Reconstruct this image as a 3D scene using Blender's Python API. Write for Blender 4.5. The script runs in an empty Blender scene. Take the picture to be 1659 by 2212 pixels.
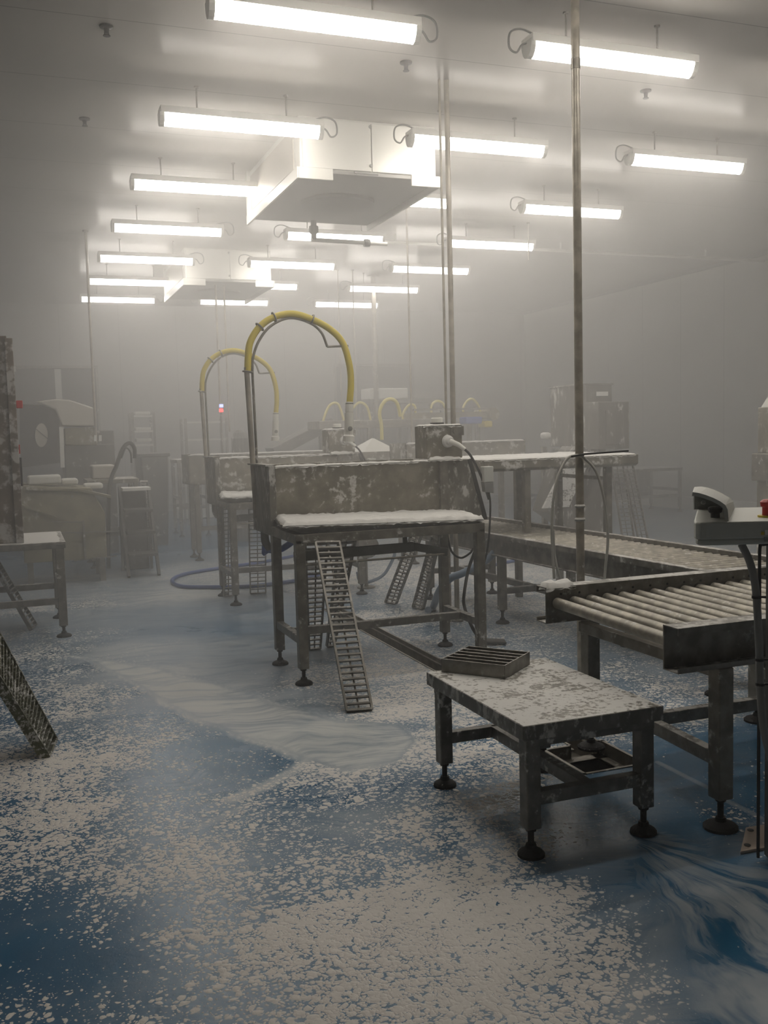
import bpy, bmesh, math, random
from mathutils import Vector, Matrix, noise as mnoise

# ------------------------------------------------------------------ camera, light, haze settings
SC = bpy.context.scene
COL = SC.collection
random.seed(4)
W, H, FPX = 1659.0, 2212.0, 2092.5
YAW, PITCH, ROLL, HC = .359, -.0834, -.0267, 1.55
cy, sy, cp, sp = math.cos(YAW), math.sin(YAW), math.cos(PITCH), math.sin(PITCH)
FW = Vector((sy*cp, cy*cp, sp)); RT = Vector((cy, -sy, 0)); UP = RT.cross(FW)
cr, sr = math.cos(ROLL), math.sin(ROLL)
RT, UP = RT*cr + UP*sr, UP*cr - RT*sr
camd = bpy.data.cameras.new('camera'); cam = bpy.data.objects.new('camera', camd); COL.objects.link(cam)
M = Matrix((RT, UP, -FW)).transposed().to_4x4(); M.translation = (0, 0, HC)
cam.matrix_world = M
camd.sensor_fit = 'VERTICAL'; camd.sensor_height = 24.0; camd.lens = FPX/H*24.0
camd.clip_start = .05; camd.clip_end = 100
SC.camera = cam
SC.view_settings.view_transform = 'Standard'; SC.view_settings.look = 'None'
SC.view_settings.gamma = 1.0; SC.view_settings.use_curve_mapping = False
SC.view_settings.exposure = 0.0
SC.cycles.use_denoising = True
SC.cycles.max_bounces = 4; SC.cycles.diffuse_bounces = 2; SC.cycles.glossy_bounces = 2
SC.cycles.volume_bounces = 1; SC.cycles.transparent_max_bounces = 8
SC.cycles.use_adaptive_sampling = True; SC.cycles.adaptive_threshold = .08; SC.cycles.adaptive_min_samples = 16
SC.cycles.use_light_tree = False
SC.cycles.sample_clamp_indirect = 6.0; SC.cycles.caustics_reflective = False; SC.cycles.caustics_refractive = False
wd = bpy.data.worlds.new('world'); SC.world = wd; wd.use_nodes = True
wd.node_tree.nodes['Background'].inputs[0].default_value = (0, 0, 0, 1)
LAMP_POWER = 27.0
LAMP_COLOR = (1.0, .93, .84)
HAZE_THICK, HAZE_THIN, HAZE_EDGE = .100, .008, 4.9      # scattering per metre beyond and before HAZE_EDGE
HAZE_ANISO, HAZE_COLOR = .5, (.955, .945, .925, 1)

def at(x, y, Y=None, X=None, z=None):
    """point of the photographed place seen at pixel x, y, on the plane Y, X or z = const"""
    d = FW + RT*((x-W/2)/FPX) - UP*((y-H/2)/FPX)
    t = Y/d.y if Y is not None else X/d.x if X is not None else (z-HC)/d.z
    return d*t + Vector((0, 0, HC))

# ------------------------------------------------------------------ materials
def nt(m): return m.node_tree.nodes, m.node_tree.links
def new_mat(name):
    m = bpy.data.materials.new(name); m.use_nodes = True
    return m
def bsdf(m): return m.node_tree.nodes['Principled BSDF']
def mathn(N, L, op, a, b=None, c=None, clamp=False):
    n = N.new('ShaderNodeMath'); n.operation = op; n.use_clamp = clamp
    for i, v in enumerate((a, b, c)):
        if v is None: continue
        if isinstance(v, (int, float)): n.inputs[i].default_value = v
        else: L.new(v, n.inputs[i])
    return n.outputs[0]
def noisen(N, L, vec, scale, detail=3, rough=.55, dist=0):
    n = N.new('ShaderNodeTexNoise'); n.inputs['Scale'].default_value = scale; n.inputs['Detail'].default_value = detail
    n.inputs['Roughness'].default_value = rough; n.inputs['Distortion'].default_value = dist
    L.new(vec, n.inputs['Vector']); return n.outputs['Fac']
def sstep(N, L, v, lo, hi):
    n = N.new('ShaderNodeMapRange'); n.interpolation_type = 'SMOOTHSTEP'
    L.new(v, n.inputs[0])
    for i, k in ((1, lo), (2, hi)):
        if isinstance(k, (int, float)): n.inputs[i].default_value = k
        else: L.new(k, n.inputs[i])
    return n.outputs[0]
def mixc(N, L, f, a, b):
    n = N.new('ShaderNodeMix'); n.data_type = 'RGBA'
    if isinstance(f, (int, float)): n.inputs[0].default_value = f
    else: L.new(f, n.inputs[0])
    for i, v in ((6, a), (7, b)):
        if isinstance(v, tuple): n.inputs[i].default_value = (*v, 1)[:4]
        else: L.new(v, n.inputs[i])
    return n.outputs[2]
FOAMC = (.66, .65, .62)
def foamy(name, base, metallic=.0, rough=.4, thr=.66, scale=14, top=.0, foamc=FOAMC, bump=.2, stretch=1.0, soft=.8):
    """a surface splashed with patches of dried white foam; more of it on faces that look up when top > 0"""
    m = new_mat(name); N, L = nt(m); b = bsdf(m)
    g = N.new('ShaderNodeNewGeometry'); mp = N.new('ShaderNodeMapping')
    mp.inputs['Scale'].default_value = (1, 1, stretch); L.new(g.outputs['Position'], mp.inputs['Vector'])
    v = mp.outputs[0]
    n1 = noisen(N, L, v, scale, 4, .6); n2 = noisen(N, L, v, scale*.22, 2)
    s = mathn(N, L, 'MULTIPLY_ADD', n2, .45, mathn(N, L, 'MULTIPLY', n1, .75))
    sx = N.new('ShaderNodeSeparateXYZ'); L.new(g.outputs['Normal'], sx.inputs[0])
    up = sstep(N, L, sx.outputs[2], .5, .95)
    s = mathn(N, L, 'MULTIPLY_ADD', up, top, s)
    f = mathn(N, L, 'MULTIPLY', sstep(N, L, s, thr, thr+.11), soft)
    n3 = noisen(N, L, v, scale*.5, 4)
    d = tuple(c*.62 for c in base)
    c0 = mixc(N, L, sstep(N, L, n3, .35, .7), d, base)
    L.new(mixc(N, L, f, c0, foamc), b.inputs['Base Color'])
    L.new(mathn(N, L, 'MULTIPLY_ADD', f, -metallic, metallic), b.inputs['Metallic'])
    L.new(mathn(N, L, 'MULTIPLY_ADD', f, .9-rough, rough), b.inputs['Roughness'])
    bp = N.new('ShaderNodeBump'); bp.inputs['Strength'].default_value = bump; bp.inputs['Distance'].default_value = .006
    L.new(f, bp.inputs['Height']); L.new(bp.outputs[0], b.inputs['Normal'])
    return m
def plain(name, base, rough=.5, metallic=0.0, var=.12, scale=20, emit=None, es=1.0):
    m = new_mat(name); N, L = nt(m); b = bsdf(m)
    g = N.new('ShaderNodeNewGeometry')
    n1 = noisen(N, L, g.outputs['Position'], scale, 3)
    L.new(mixc(N, L, n1, tuple(c*(1-var) for c in base), tuple(min(1, c*(1+var)) for c in base)), b.inputs['Base Color'])
    b.inputs['Roughness'].default_value = rough; b.inputs['Metallic'].default_value = metallic
    if emit: b.inputs['Emission Color'].default_value = (*emit, 1); b.inputs['Emission Strength'].default_value = es
    return m
MT = {}
MT['steel'] = foamy('stainless_steel_splashed', (.29, .27, .23), .5, .42, .685, 24, .0, soft=.9)
MT['steel_top'] = foamy('stainless_steel_foamy_ledges', (.30, .285, .255), .55, .42, .70, 28, .16)
MT['steel_panel'] = foamy('stainless_panel_foam_blotches', (.31, .285, .225), .4, .45, .63, 16, .1, soft=.85)
MT['steel_streak'] = foamy('stainless_panel_foam_runs', (.26, .245, .21), .4, .45, .64, 30, .0, stretch=.45, soft=.75)
MT['steel_bench'] = foamy('bench_steel', (.22, .21, .19), .5, .45, .665, 30, .0, soft=1.0)
MT['bench_top'] = foamy('bench_top_under_foam', (.30, .28, .24), .4, .45, .50, 42, .0, foamc=(.74,.73,.70), bump=.5, soft=1.0)
MT['bench_edge'] = foamy('bench_edge_foam', (.22, .21, .19), .5, .45, .605, 34, .0, stretch=.6)
MT['roller'] = foamy('roller_steel', (.44, .41, .345), .45, .45, .76, 34, .12)
MT['pole'] = foamy('stainless_pole', (.46, .42, .35), .2, .35, .76, 18)
MT['foam'] = plain('white_foam', (.72, .71, .68), .9, 0, .1, 40)
MT['white'] = plain('white_enamel', (.74, .73, .68), .4, 0, .05, 3)
MT['white_plastic'] = plain('white_plastic', (.75, .74, .68), .45, 0, .08, 8)
MT['yellow'] = plain('yellow_hose_plastic', (.62, .50, .045), .45, 0, .1, 30)
MT['pale_yellow'] = plain('pale_yellow_hose', (.72, .64, .22), .5, 0, .1, 30)
MT['blue_hose'] = plain('blue_hose_plastic', (.03, .09, .33), .4, 0, .1, 30)
MT['blue_grey_hose'] = plain('wet_blue_grey_hose', (.20, .27, .36), .35, 0, .15, 30)
MT['black'] = plain('black_rubber', (.012, .012, .013), .5, 0, .2, 40)
MT['foot'] = foamy('black_foot_pad', (.010, .010, .010), 0, .65, .74, 60)
bsdf(MT['foot']).inputs['Specular IOR Level'].default_value = .25
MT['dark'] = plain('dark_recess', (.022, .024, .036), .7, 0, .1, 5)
MT['red'] = plain('red_plastic', (.55, .015, .015), .35, 0, .05)
MT['yellow_ring'] = plain('yellow_disc_plastic', (.62, .48, .02), .4, 0, .05)
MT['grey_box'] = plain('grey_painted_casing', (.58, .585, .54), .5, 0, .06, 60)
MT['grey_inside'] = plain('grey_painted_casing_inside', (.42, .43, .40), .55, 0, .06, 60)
MT['tray_grey'] = plain('grey_drip_tray', (.27, .265, .25), .5, 0, .06, 10)
MT['rust_panel'] = foamy('rust_stained_steel_panel', (.23, .18, .135), .35, .5, .60, 11, .1, soft=.75)
MT['drab_panel'] = foamy('drab_steel_panel_with_foam_runs', (.15, .14, .12), .2, .5, .655, 16, .05, stretch=.4, soft=.8)
MT['light_grey_cable'] = plain('light_grey_cable', (.48, .47, .43), .45, 0, .1, 30)
MT['grey_cable'] = plain('grey_cable', (.25, .25, .24), .45, 0, .1, 30)
MT['label_white'] = plain('white_sticker', (.85, .85, .82), .5, 0, .02)
MT['ochre'] = foamy('dull_ochre_machine_paint', (.30, .27, .17), .1, .5, .68, 9)
MT['beige'] = plain('pale_plastic_hood', (.52, .49, .43), .5, 0, .08, 4)
MT['bluebox'] = plain('blue_crate_plastic', (.06, .12, .42), .45, 0, .1)
MT['darkmach'] = foamy('dark_machine_steel', (.13, .13, .12), .2, .5, .70, 12)
MT['green_grate'] = foamy('wet_greenish_grating_steel', (.15, .155, .10), .4, .4, .60, 60, soft=.9)
MT['plate'] = plain('stained_base_plate', (.46, .38, .31), .5, .2, .15, 12)

def lamp_material():
    m = new_mat('lit_lamp_diffuser'); b = bsdf(m)
    b.inputs['Base Color'].default_value = (.9, .9, .88, 1)
    b.inputs['Emission Color'].default_value = (*LAMP_COLOR, 1); b.inputs['Emission Strength'].default_value = LAMP_POWER
    return m
MT['lamp'] = lamp_material()
MT['beacon_red'] = plain('red_beacon_lens', (.8, .05, .05), .4, 0, 0, 20, (1, .06, .06), 5)
MT['beacon_blue'] = plain('blue_beacon_lens', (.2, .2, .9), .4, 0, 0, 20, (.35, .4, 1), 4)

def panel_material(name, col, rough, axis, step, bumpy=.02):
    """sandwich panel wall or ceiling: flat enamel, dark joints every 'step' metres along an axis, slight waviness"""
    m = new_mat(name); N, L = nt(m); b = bsdf(m)
    g = N.new('ShaderNodeNewGeometry'); sx = N.new('ShaderNodeSeparateXYZ'); L.new(g.outputs['Position'], sx.inputs[0])
    t = mathn(N, L, 'FRACT', mathn(N, L, 'DIVIDE', mathn(N, L, 'ADD', sx.outputs[axis], 100.3), step))
    j = sstep(N, L, mathn(N, L, 'ABSOLUTE', mathn(N, L, 'SUBTRACT', t, .5)), .5-.006/step, .5-.002/step)
    n1 = noisen(N, L, g.outputs['Position'], 1.3, 3)
    c0 = mixc(N, L, n1, tuple(c*.93 for c in col), col)
    L.new(mixc(N, L, j, c0, tuple(c*.45 for c in col)), b.inputs['Base Color'])
    b.inputs['Roughness'].default_value = rough
    bp = N.new('ShaderNodeBump'); bp.inputs['Strength'].default_value = .25; bp.inputs['Distance'].default_value = bumpy
    L.new(noisen(N, L, g.outputs['Position'], 2.2, 2), bp.inputs['Height']); L.new(bp.outputs[0], b.inputs['Normal'])
    return m
MT['ceiling'] = panel_material('ceiling_panel', (.46, .44, .41), .22, 1, 1.15, .012)
bsdf(MT['ceiling']).inputs['IOR'].default_value = 1.07
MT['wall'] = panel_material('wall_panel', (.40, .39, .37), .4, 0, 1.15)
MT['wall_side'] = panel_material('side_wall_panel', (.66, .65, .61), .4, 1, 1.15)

def floor_material():
    m = new_mat('blue_resin_floor_with_foam'); N, L = nt(m); b = bsdf(m)
    g = N.new('ShaderNodeNewGeometry'); P = g.outputs['Position']
    def attr(n):
        a = N.new('ShaderNodeAttribute'); a.attribute_name = n; return a.outputs['Fac']
    D, F, S, FAN, RDG = attr('foam'), attr('film'), attr('soft'), attr('fan'), attr('ridge')
    mul = lambda a, c: mathn(N, L, 'MULTIPLY', a, c)
    add = lambda a, c: mathn(N, L, 'ADD', a, c)
    mad = lambda a, c, d: mathn(N, L, 'MULTIPLY_ADD', a, c, d)
    def warp(scale, amount):
        wn = N.new('ShaderNodeTexNoise'); wn.inputs['Scale'].default_value = scale; wn.inputs['Detail'].default_value = 2; L.new(P, wn.inputs['Vector'])
        vm = N.new('ShaderNodeVectorMath'); vm.operation = 'SCALE'; vm.inputs['Scale'].default_value = amount; L.new(wn.outputs['Color'], vm.inputs[0])
        va = N.new('ShaderNodeVectorMath'); va.operation = 'ADD'; L.new(P, va.inputs[0]); L.new(vm.outputs[0], va.inputs[1]); return va.outputs[0]
    # rounded clumps of foam: cells whose radius grows with the local density
    V = warp(14, .045)
    big = noisen(N, L, P, 4.5, 3, .6)
    Dm = mad(mathn(N, L, 'SUBTRACT', big, .5), .55, D)
    nz = noisen(N, L, V, 55, 3, .6)
    def clumps(scale, gain, lo):
        v = N.new('ShaderNodeTexVoronoi'); v.inputs['Scale'].default_value = scale; L.new(V, v.inputs['Vector'])
        sc = N.new('ShaderNodeSeparateColor'); L.new(v.outputs['Color'], sc.inputs[0])
        r = mul(mad(sc.outputs[0], .75, .45), mad(Dm, gain, lo))
        dd = mad(mathn(N, L, 'SUBTRACT', nz, .5), .45, v.outputs['Distance'])
        return mathn(N, L, 'SUBTRACT', r, dd)
    h = mathn(N, L, 'MAXIMUM', clumps(38, 1.0, .0), clumps(85, 1.10, -.12))
    wid = mad(S, .25, .07)
    f = mathn(N, L, 'DIVIDE', add(h, .01), wid, clamp=True)
    f = mul(f, sstep(N, L, D, .01, .06))
    f = mul(f, mad(S, -.35, 1.0))
    # thin film: streaks along the flow
    W2 = warp(1.1, 1.1)
    mp = N.new('ShaderNodeMapping'); mp.inputs['Rotation'].default_value = (0, 0, FLOW_ANGLE); mp.inputs['Scale'].default_value = (.9, 4.2, 1)
    L.new(W2, mp.inputs[0])
    st = mathn(N, L, 'MULTIPLY_ADD', noisen(N, L, mp.outputs[0], 9, 3, .6), .35, mul(noisen(N, L, mp.outputs[0], 2.2, 4, .6), .75))
    # fan of rivulets spreading from under the bench
    fv = N.new('ShaderNodeCombineXYZ'); sx = N.new('ShaderNodeSeparateXYZ'); L.new(warp(2.5, .28), sx.inputs[0])
    dx = mathn(N, L, 'SUBTRACT', sx.outputs[0], FAN_C[0]); dy = mathn(N, L, 'SUBTRACT', sx.outputs[1], FAN_C[1])
    ang = mathn(N, L, 'ARCTAN2', dx, dy); rad = mathn(N, L, 'SQRT', add(mul(dx, dx), mul(dy, dy)))
    L.new(mul(ang, 3.4), fv.inputs[0]); L.new(mul(rad, .9), fv.inputs[1])
    sf = noisen(N, L, fv.outputs[0], 2.3, 4, .62)
    film = mul(F, mad(sstep(N, L, st, .34, .66), .62, .38))
    film = mathn(N, L, 'MAXIMUM', film, mul(FAN, mul(sstep(N, L, sf, .38, .60), mad(noisen(N, L, P, 6, 3), .5, .35))))
    film = mathn(N, L, 'MAXIMUM', film, mul(RDG, mad(nz, .6, .6)), clamp=True)
    blue = mixc(N, L, noisen(N, L, P, 3, 3), (.008, .085, .19), (.014, .125, .25))
    c = mixc(N, L, film, blue, (.60, .62, .61))
    fine = noisen(N, L, P, 38, 3, .6)
    c = mixc(N, L, f, c, mixc(N, L, fine, (.72, .69, .65), (.88, .85, .80)))
    L.new(c, b.inputs['Base Color'])
    fs = mathn(N, L, 'MAXIMUM', f, mul(film, .45))
    L.new(mad(fs, .62, .24), b.inputs['Roughness']); b.inputs['Specular IOR Level'].default_value = .3
    bp = N.new('ShaderNodeBump'); bp.inputs['Strength'].default_value = .35; bp.inputs['Distance'].default_value = .009
    hh = mathn(N, L, 'MINIMUM', mathn(N, L, 'MAXIMUM', h, 0.0), .45)
    hh = mul(mul(hh, 2.2), f)
    hh = mad(fine, .25, hh)
    hh = mad(noisen(N, L, P, 120, 2), .10, hh)
    L.new(hh, bp.inputs['Height']); L.new(bp.outputs[0], b.inputs['Normal'])
    return m

# ------------------------------------------------------------------ mesh helper
class MB:
    def __init__(s): s.v = []; s.f = []; s.sm = []
    def add(s, vs, fs, smooth=False):
        o = len(s.v); s.v += [Vector(v) for v in vs]
        for f in fs: s.f.append(tuple(i+o for i in f)); s.sm.append(smooth)
        return s
    def hexa(s, p):   # 8 points: bottom ring 0-3, top ring 4-7 (both counter-clockwise seen from above)
        return s.add(p, [(3, 2, 1, 0), (4, 5, 6, 7), (0, 1, 5, 4), (1, 2, 6, 5), (2, 3, 7, 6), (3, 0, 4, 7)])
    def box(s, x0, x1, y0, y1, z0, z1):
        return s.hexa([(x0, y0, z0), (x1, y0, z0), (x1, y1, z0), (x0, y1, z0), (x0, y0, z1), (x1, y0, z1), (x1, y1, z1), (x0, y1, z1)])
    def bar(s, a, b, w, h, up=(0, 0, 1)):   # box beam from a to b, w wide, h high along 'up'
        a, b = Vector(a), Vector(b); d = (b-a).normalized(); up = Vector(up)
        sd = d.cross(up)
        if sd.length < 1e-4: sd = d.cross(Vector((1, 0, 0)))
        sd.normalize(); u = sd.cross(d)
        sd *= w/2; u *= h/2
        return s.hexa([a-sd-u, a+sd-u, b+sd-u, b-sd-u, a-sd+u, a+sd+u, b+sd+u, b-sd+u])
    def prism(s, poly, axis, a, b):   # polygon in the two other axes extruded along 'axis'
        n = len(poly); vs = []
        for t in (a, b):
            for (p, q) in poly:
                vs.append((t, p, q) if axis == 0 else (p, t, q) if axis == 1 else (p, q, t))
        fs = [tuple(range(n-1, -1, -1)), tuple(range(n, 2*n))] + [(i, (i+1) % n, n+(i+1) % n, n+i) for i in range(n)]
        return s.add(vs, fs)
    def tube(s, pts, r, n=10, r2=None):
        pts = [Vector(p) for p in pts]; vs = []; m = len(pts)
        t0 = (pts[1]-pts[0]).normalized(); ref = Vector((0, 0, 1)) if abs(t0.z) < .9 else Vector((1, 0, 0))
        u = t0.cross(ref).normalized()
        for i, p in enumerate(pts):
            t = (pts[min(i+1, m-1)]-pts[max(i-1, 0)]).normalized()
            u = (u - t*u.dot(t)).normalized(); w = t.cross(u)
            rr = r if r2 is None else r+(r2-r)*i/(m-1)
            vs += [p+(u*math.cos(2*math.pi*k/n)+w*math.sin(2*math.pi*k/n))*rr for k in range(n)]
        fs = [(i*n+k, i*n+(k+1) % n, (i+1)*n+(k+1) % n, (i+1)*n+k) for i in range(m-1) for k in range(n)]
        s.add(vs, fs, True)
        s.add(vs[:n], [tuple(range(n-1, -1, -1))]); s.add(vs[-n:], [tuple(range(n))])
        return s
    def lathe(s, prof, c, n=20, axis=(0, 0, 1)):   # profile of (radius, height) about an axis through c
        c = Vector(c); ax = Vector(axis).normalized()
        u = ax.cross(Vector((0, 0, 1)) if abs(ax.z) < .9 else Vector((1, 0, 0))).normalized(); w = ax.cross(u)
        vs = []
        for (r, h) in prof:
            vs += [c+ax*h+(u*math.cos(2*math.pi*k/n)+w*math.sin(2*math.pi*k/n))*max(r, 1e-4) for k in range(n)]
        fs = [(i*n+k, i*n+(k+1) % n, (i+1)*n+(k+1) % n, (i+1)*n+k) for i in range(len(prof)-1) for k in range(n)]
        s.add(vs, fs, False)
        s.add(vs[:n], [tuple(range(n-1, -1, -1))]); s.add(vs[-n:], [tuple(range(n))])
        return s
    def foam(s, x0, x1, y0, y1, z, h, seed=0, step=.025, corner=None):   # lumpy foam blanket with ragged rim
        nx = max(2, int((x1-x0)/step)); ny = max(2, int((y1-y0)/step)); vs = []; o = Vector((seed*3.1, seed*1.7, 0))
        for j in range(ny+1):
            for i in range(nx+1):
                e = min(i, nx-i, j, ny-j)
                x = x0+(x1-x0)*i/nx; y = y0+(y1-y0)*j/ny
                q = Vector((x*14, y*14, 0))+o
                hh = h*(.75+.5*mnoise.noise(q)+.25*mnoise.noise(q*3))
                if e == 0:
                    x += .012*mnoise.noise(q*2+Vector((5, 0, 0))); y += .012*mnoise.noise(q*2+Vector((0, 7, 0)))
                    hh = -.012*(1+mnoise.noise(q*2.3))
                vs.append((x, y, z+hh))
        fs = [(j*(nx+1)+i, j*(nx+1)+i+1, (j+1)*(nx+1)+i+1, (j+1)*(nx+1)+i) for j in range(ny) for i in range(nx)]
        b0 = [(x0, y0, z-.002), (x1, y0, z-.002), (x1, y1, z-.002), (x0, y1, z-.002)]
        s.add(vs, fs, True); s.add(b0, [(3, 2, 1, 0)])
        return s
    def build(s, name, mat, parent=None, bevel=0.0, origin=None):
        o = origin if origin is not None else (parent['_o'] if parent is not None and '_o' in parent else (0, 0, 0))
        o = Vector(o)
        me = bpy.data.meshes.new(name); me.from_pydata([v-o for v in s.v], [], s.f)
        for p, q in zip(me.polygons, s.sm): p.use_smooth = q
        bm = bmesh.new(); bm.from_mesh(me); bmesh.ops.recalc_face_normals(bm, faces=bm.faces); bm.to_mesh(me); bm.free()
        me.materials.append(MT[mat] if isinstance(mat, str) else mat)
        ob = bpy.data.objects.new(name, me); COL.objects.link(ob)
        if parent is not None:
            ob.parent = parent; ob['_o'] = tuple(o)
        else: ob.location = o
        if bevel:
            b = ob.modifiers.new('bevel', 'BEVEL'); b.width = bevel; b.segments = 2; b.limit_method = 'ANGLE'; b.angle_limit = .8
        return ob
def spline(pts, n=8):   # Catmull-Rom through the points
    pts = [Vector(p) for p in pts]; q = [pts[0]*2-pts[1]]+pts+[pts[-1]*2-pts[-2]]; out = []
    for i in range(1, len(q)-2):
        a, b, c, d = q[i-1:i+3]
        for k in range(n):
            t = k/n
            out.append(.5*((2*b)+(c-a)*t+(2*a-5*b+4*c-d)*t*t+(3*b-a-3*c+d)*t**3))
    return out+[pts[-1]]
def tag(o, label=None, cat=None, group=None, kind=None):
    if label: o['label'] = label
    if cat: o['category'] = cat
    if group: o['group'] = group
    if kind: o['kind'] = kind
    return o
def thing(name, label, cat, loc, group=None):
    o = bpy.data.objects.new(name, None); COL.objects.link(o); o.location = loc; o.empty_display_size = .1
    o['_o'] = tuple(loc)
    return tag(o, label, cat, group)
def struct(name, mb, mat, parent=None, bevel=0):
    o = mb.build(name, mat, parent, bevel)
    if parent is None: o['kind'] = 'structure'
    return o
def copy_tree(o, parent=None):
    c = o.copy(); COL.objects.link(c)
    if parent is not None: c.parent = parent
    for ch in list(o.children): copy_tree(ch, c)
    return c

# ------------------------------------------------------------------ the room
XL, XR, YF, YB, ZC = -4.5, 11.35, -3.0, 20.5, 4.237
CH = (2.43, 2.60, 4.02, 8.1)         # drain channel in the floor: x0 x1 y0 y1
SU = (2.28, 2.62, 3.63, 4.00)        # square sump at its near end

# how much foam lies where: photo pixel -> floor point, with (foam density, film, softness)
FCTRL = [(40, 1500, .5, .1, .1), (90, 1420, .5, .12, .1), (150, 1450, .5, .12, .1), (230, 1500, .55, .1, .12), (110, 1540, .55, .1, .1), (320, 1560, .48, .1, .12), (400, 1600, .35, .1, .1), (40, 1700, .75, .1, .1), (200, 1640, .80, .1, .1), (330, 1600, .62, .1, .1),
 (150, 1760, .80, .1, .1), (60, 1830, .62, .1, .1), (100, 1950, .30, .1, .05), (60, 2050, .22, .05, .0), (230, 2080, .22, .05, .0),
 (330, 1750, .45, .1, .05), (420, 1680, .25, .15, .1), (520, 1660, .25, .08, .1), (470, 1600, .12, .08, .1), (560, 1640, .28, .05, .05), (380, 1535, .30, .15, .2),
 (560, 1720, .42, .15, .1), (480, 1800, .50, .15, .1), (350, 1900, .62, .1, .1), (300, 1980, .45, .1, .05), (440, 2000, .66, .1, .1),
 (560, 1920, .62, .1, .1), (650, 1830, .42, .2, .1), (640, 1720, .36, .2, .15), (760, 1780, .35, .45, .3), (780, 1700, .50, .2, .1),
 (300, 2150, .25, .1, .0), (430, 2190, .42, .1, .05), (560, 2100, .66, .1, .1), (700, 2000, .86, .1, .1), (700, 2150, .72, .1, .1),
 (850, 1960, .88, .15, .1), (830, 1860, .52, .15, .1), (900, 1780, .55, .15, .1), (1000, 1760, .60, .15, .1), (1040, 1870, .75, .2, .1),
 (1000, 2000, .88, .2, .1), (900, 2120, .82, .15, .1), (1100, 2100, .92, .2, .1), (1180, 1960, .85, .3, .1), (1280, 2060, .80, .3, .15),
 (1250, 2190, .80, .2, .1), (1400, 2150, .55, .5, .3), (1340, 1960, .40, .45, .3), (1300, 1850, .10, .25, .3), (1400, 1880, .03, .2, .3),
 (1500, 2000, .10, .75, .5), (1560, 2100, .12, .7, .5), (1640, 2180, .05, .25, .4), (1640, 2010, .25, .55, .4), (1500, 1900, .18, .35, .3),
 (1600, 1900, .25, .3, .2), (1480, 1780, .16, .05, .1), (1620, 1720, .20, .05, .1), (1500, 1640, .10, .1, .1), (1250, 1720, .06, .1, .2),
 (1100, 1660, .55, .15, .1), (1040, 1600, .60, .15, .1), (880, 1620, .80, .3, .3), (760, 1640, .62, .5, .3), (860, 1540, .75, .4, .2),
 (700, 1580, .25, .95, .8), (560, 1560, .12, .85, .8), (440, 1500, .10, .8, .8), (330, 1450, .15, .9, .8), (240, 1410, .22, .7, .6),
 (200, 1330, .15, .55, .6), (330, 1330, .05, .35, .8), (480, 1350, .02, .18, .8), (560, 1420, .06, .4, .7), (560, 1330, .15, .45, .6),
 (420, 1420, .08, .55, .8), (620, 1500, .3, .6, .6), (680, 1480, .55, .4, .3), (800, 1460, .66, .3, .15), (880, 1400, .55, .25, .15),
 (900, 1500, .7, .3, .15), (1000, 1380, .42, .3, .2), (800, 1340, .62, .3, .15), (760, 1250, .66, .35, .2), (900, 1240, .66, .35, .2),
 (1000, 1280, .55, .35, .2), (1130, 1290, .58, .4, .2), (1200, 1240, .66, .6, .4), (1200, 1350, .5, .4, .3), (1330, 1400, .42, .4, .3),
 (1420, 1450, .45, .4, .3), (1500, 1500, .5, .3, .2), (1400, 1530, .5, .2, .1), (1600, 1480, .45, .3, .2),
 (100, 1310, .6, .35, .3), (60, 1380, .45, .3, .2), (150, 1290, .3, .6, .5), (300, 1250, .3, .7, .6), (250, 1215, .15, .25, .5),
 (400, 1280, .2, .95, .7), (500, 1240, .5, .7, .4), (620, 1200, .4, .5, .4), (350, 1180, .02, .05, .5), (450, 1140, .02, .10, .5),
 (300, 1120, .02, .03, .5), (700, 1200, .6, .5, .3), (1380, 1130, .2, .5, .5), (1500, 1100, .1, .35, .5)]

def PF(x, y): p = at(x, y, z=0); return (p.x, p.y)
_a, _b = PF(300, 1460), PF(860, 1610)
FLOW_ANGLE = -math.atan2(_b[1]-_a[1], _b[0]-_a[0])
FAN_C = PF(1345, 1755)
# the tongue of run-off water between the tables, the strips of piled foam along its edges, and the fan of rivulets at the right
TONGUE = [(150, 1415), (250, 1428), (330, 1440), (470, 1478), (560, 1505), (640, 1530), (740, 1555), (860, 1566), (905, 1600), (870, 1645), (750, 1668), (650, 1645), (600, 1612), (500, 1590), (420, 1555), (340, 1510), (260, 1462)]
RIDGES = [([(640, 1618), (668, 1638), (640, 1662), (570, 1700), (500, 1728)], .05, .8), ([(900, 1580), (908, 1610), (880, 1648), (800, 1668)], .05, .35),
          ([(420, 1790), (470, 1770), (520, 1745)], .03, .5), ([(350, 1905), (400, 1890), (450, 1875)], .03, .4),
          ([(1420, 1645), (1500, 1690), (1580, 1735), (1650, 1775)], .012, .45)]
FAN = [(1385, 1830), (1430, 1800), (1520, 1845), (1659, 1880), (1760, 1960), (1760, 2260), (1500, 2260), (1440, 2130), (1400, 1990)]

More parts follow.
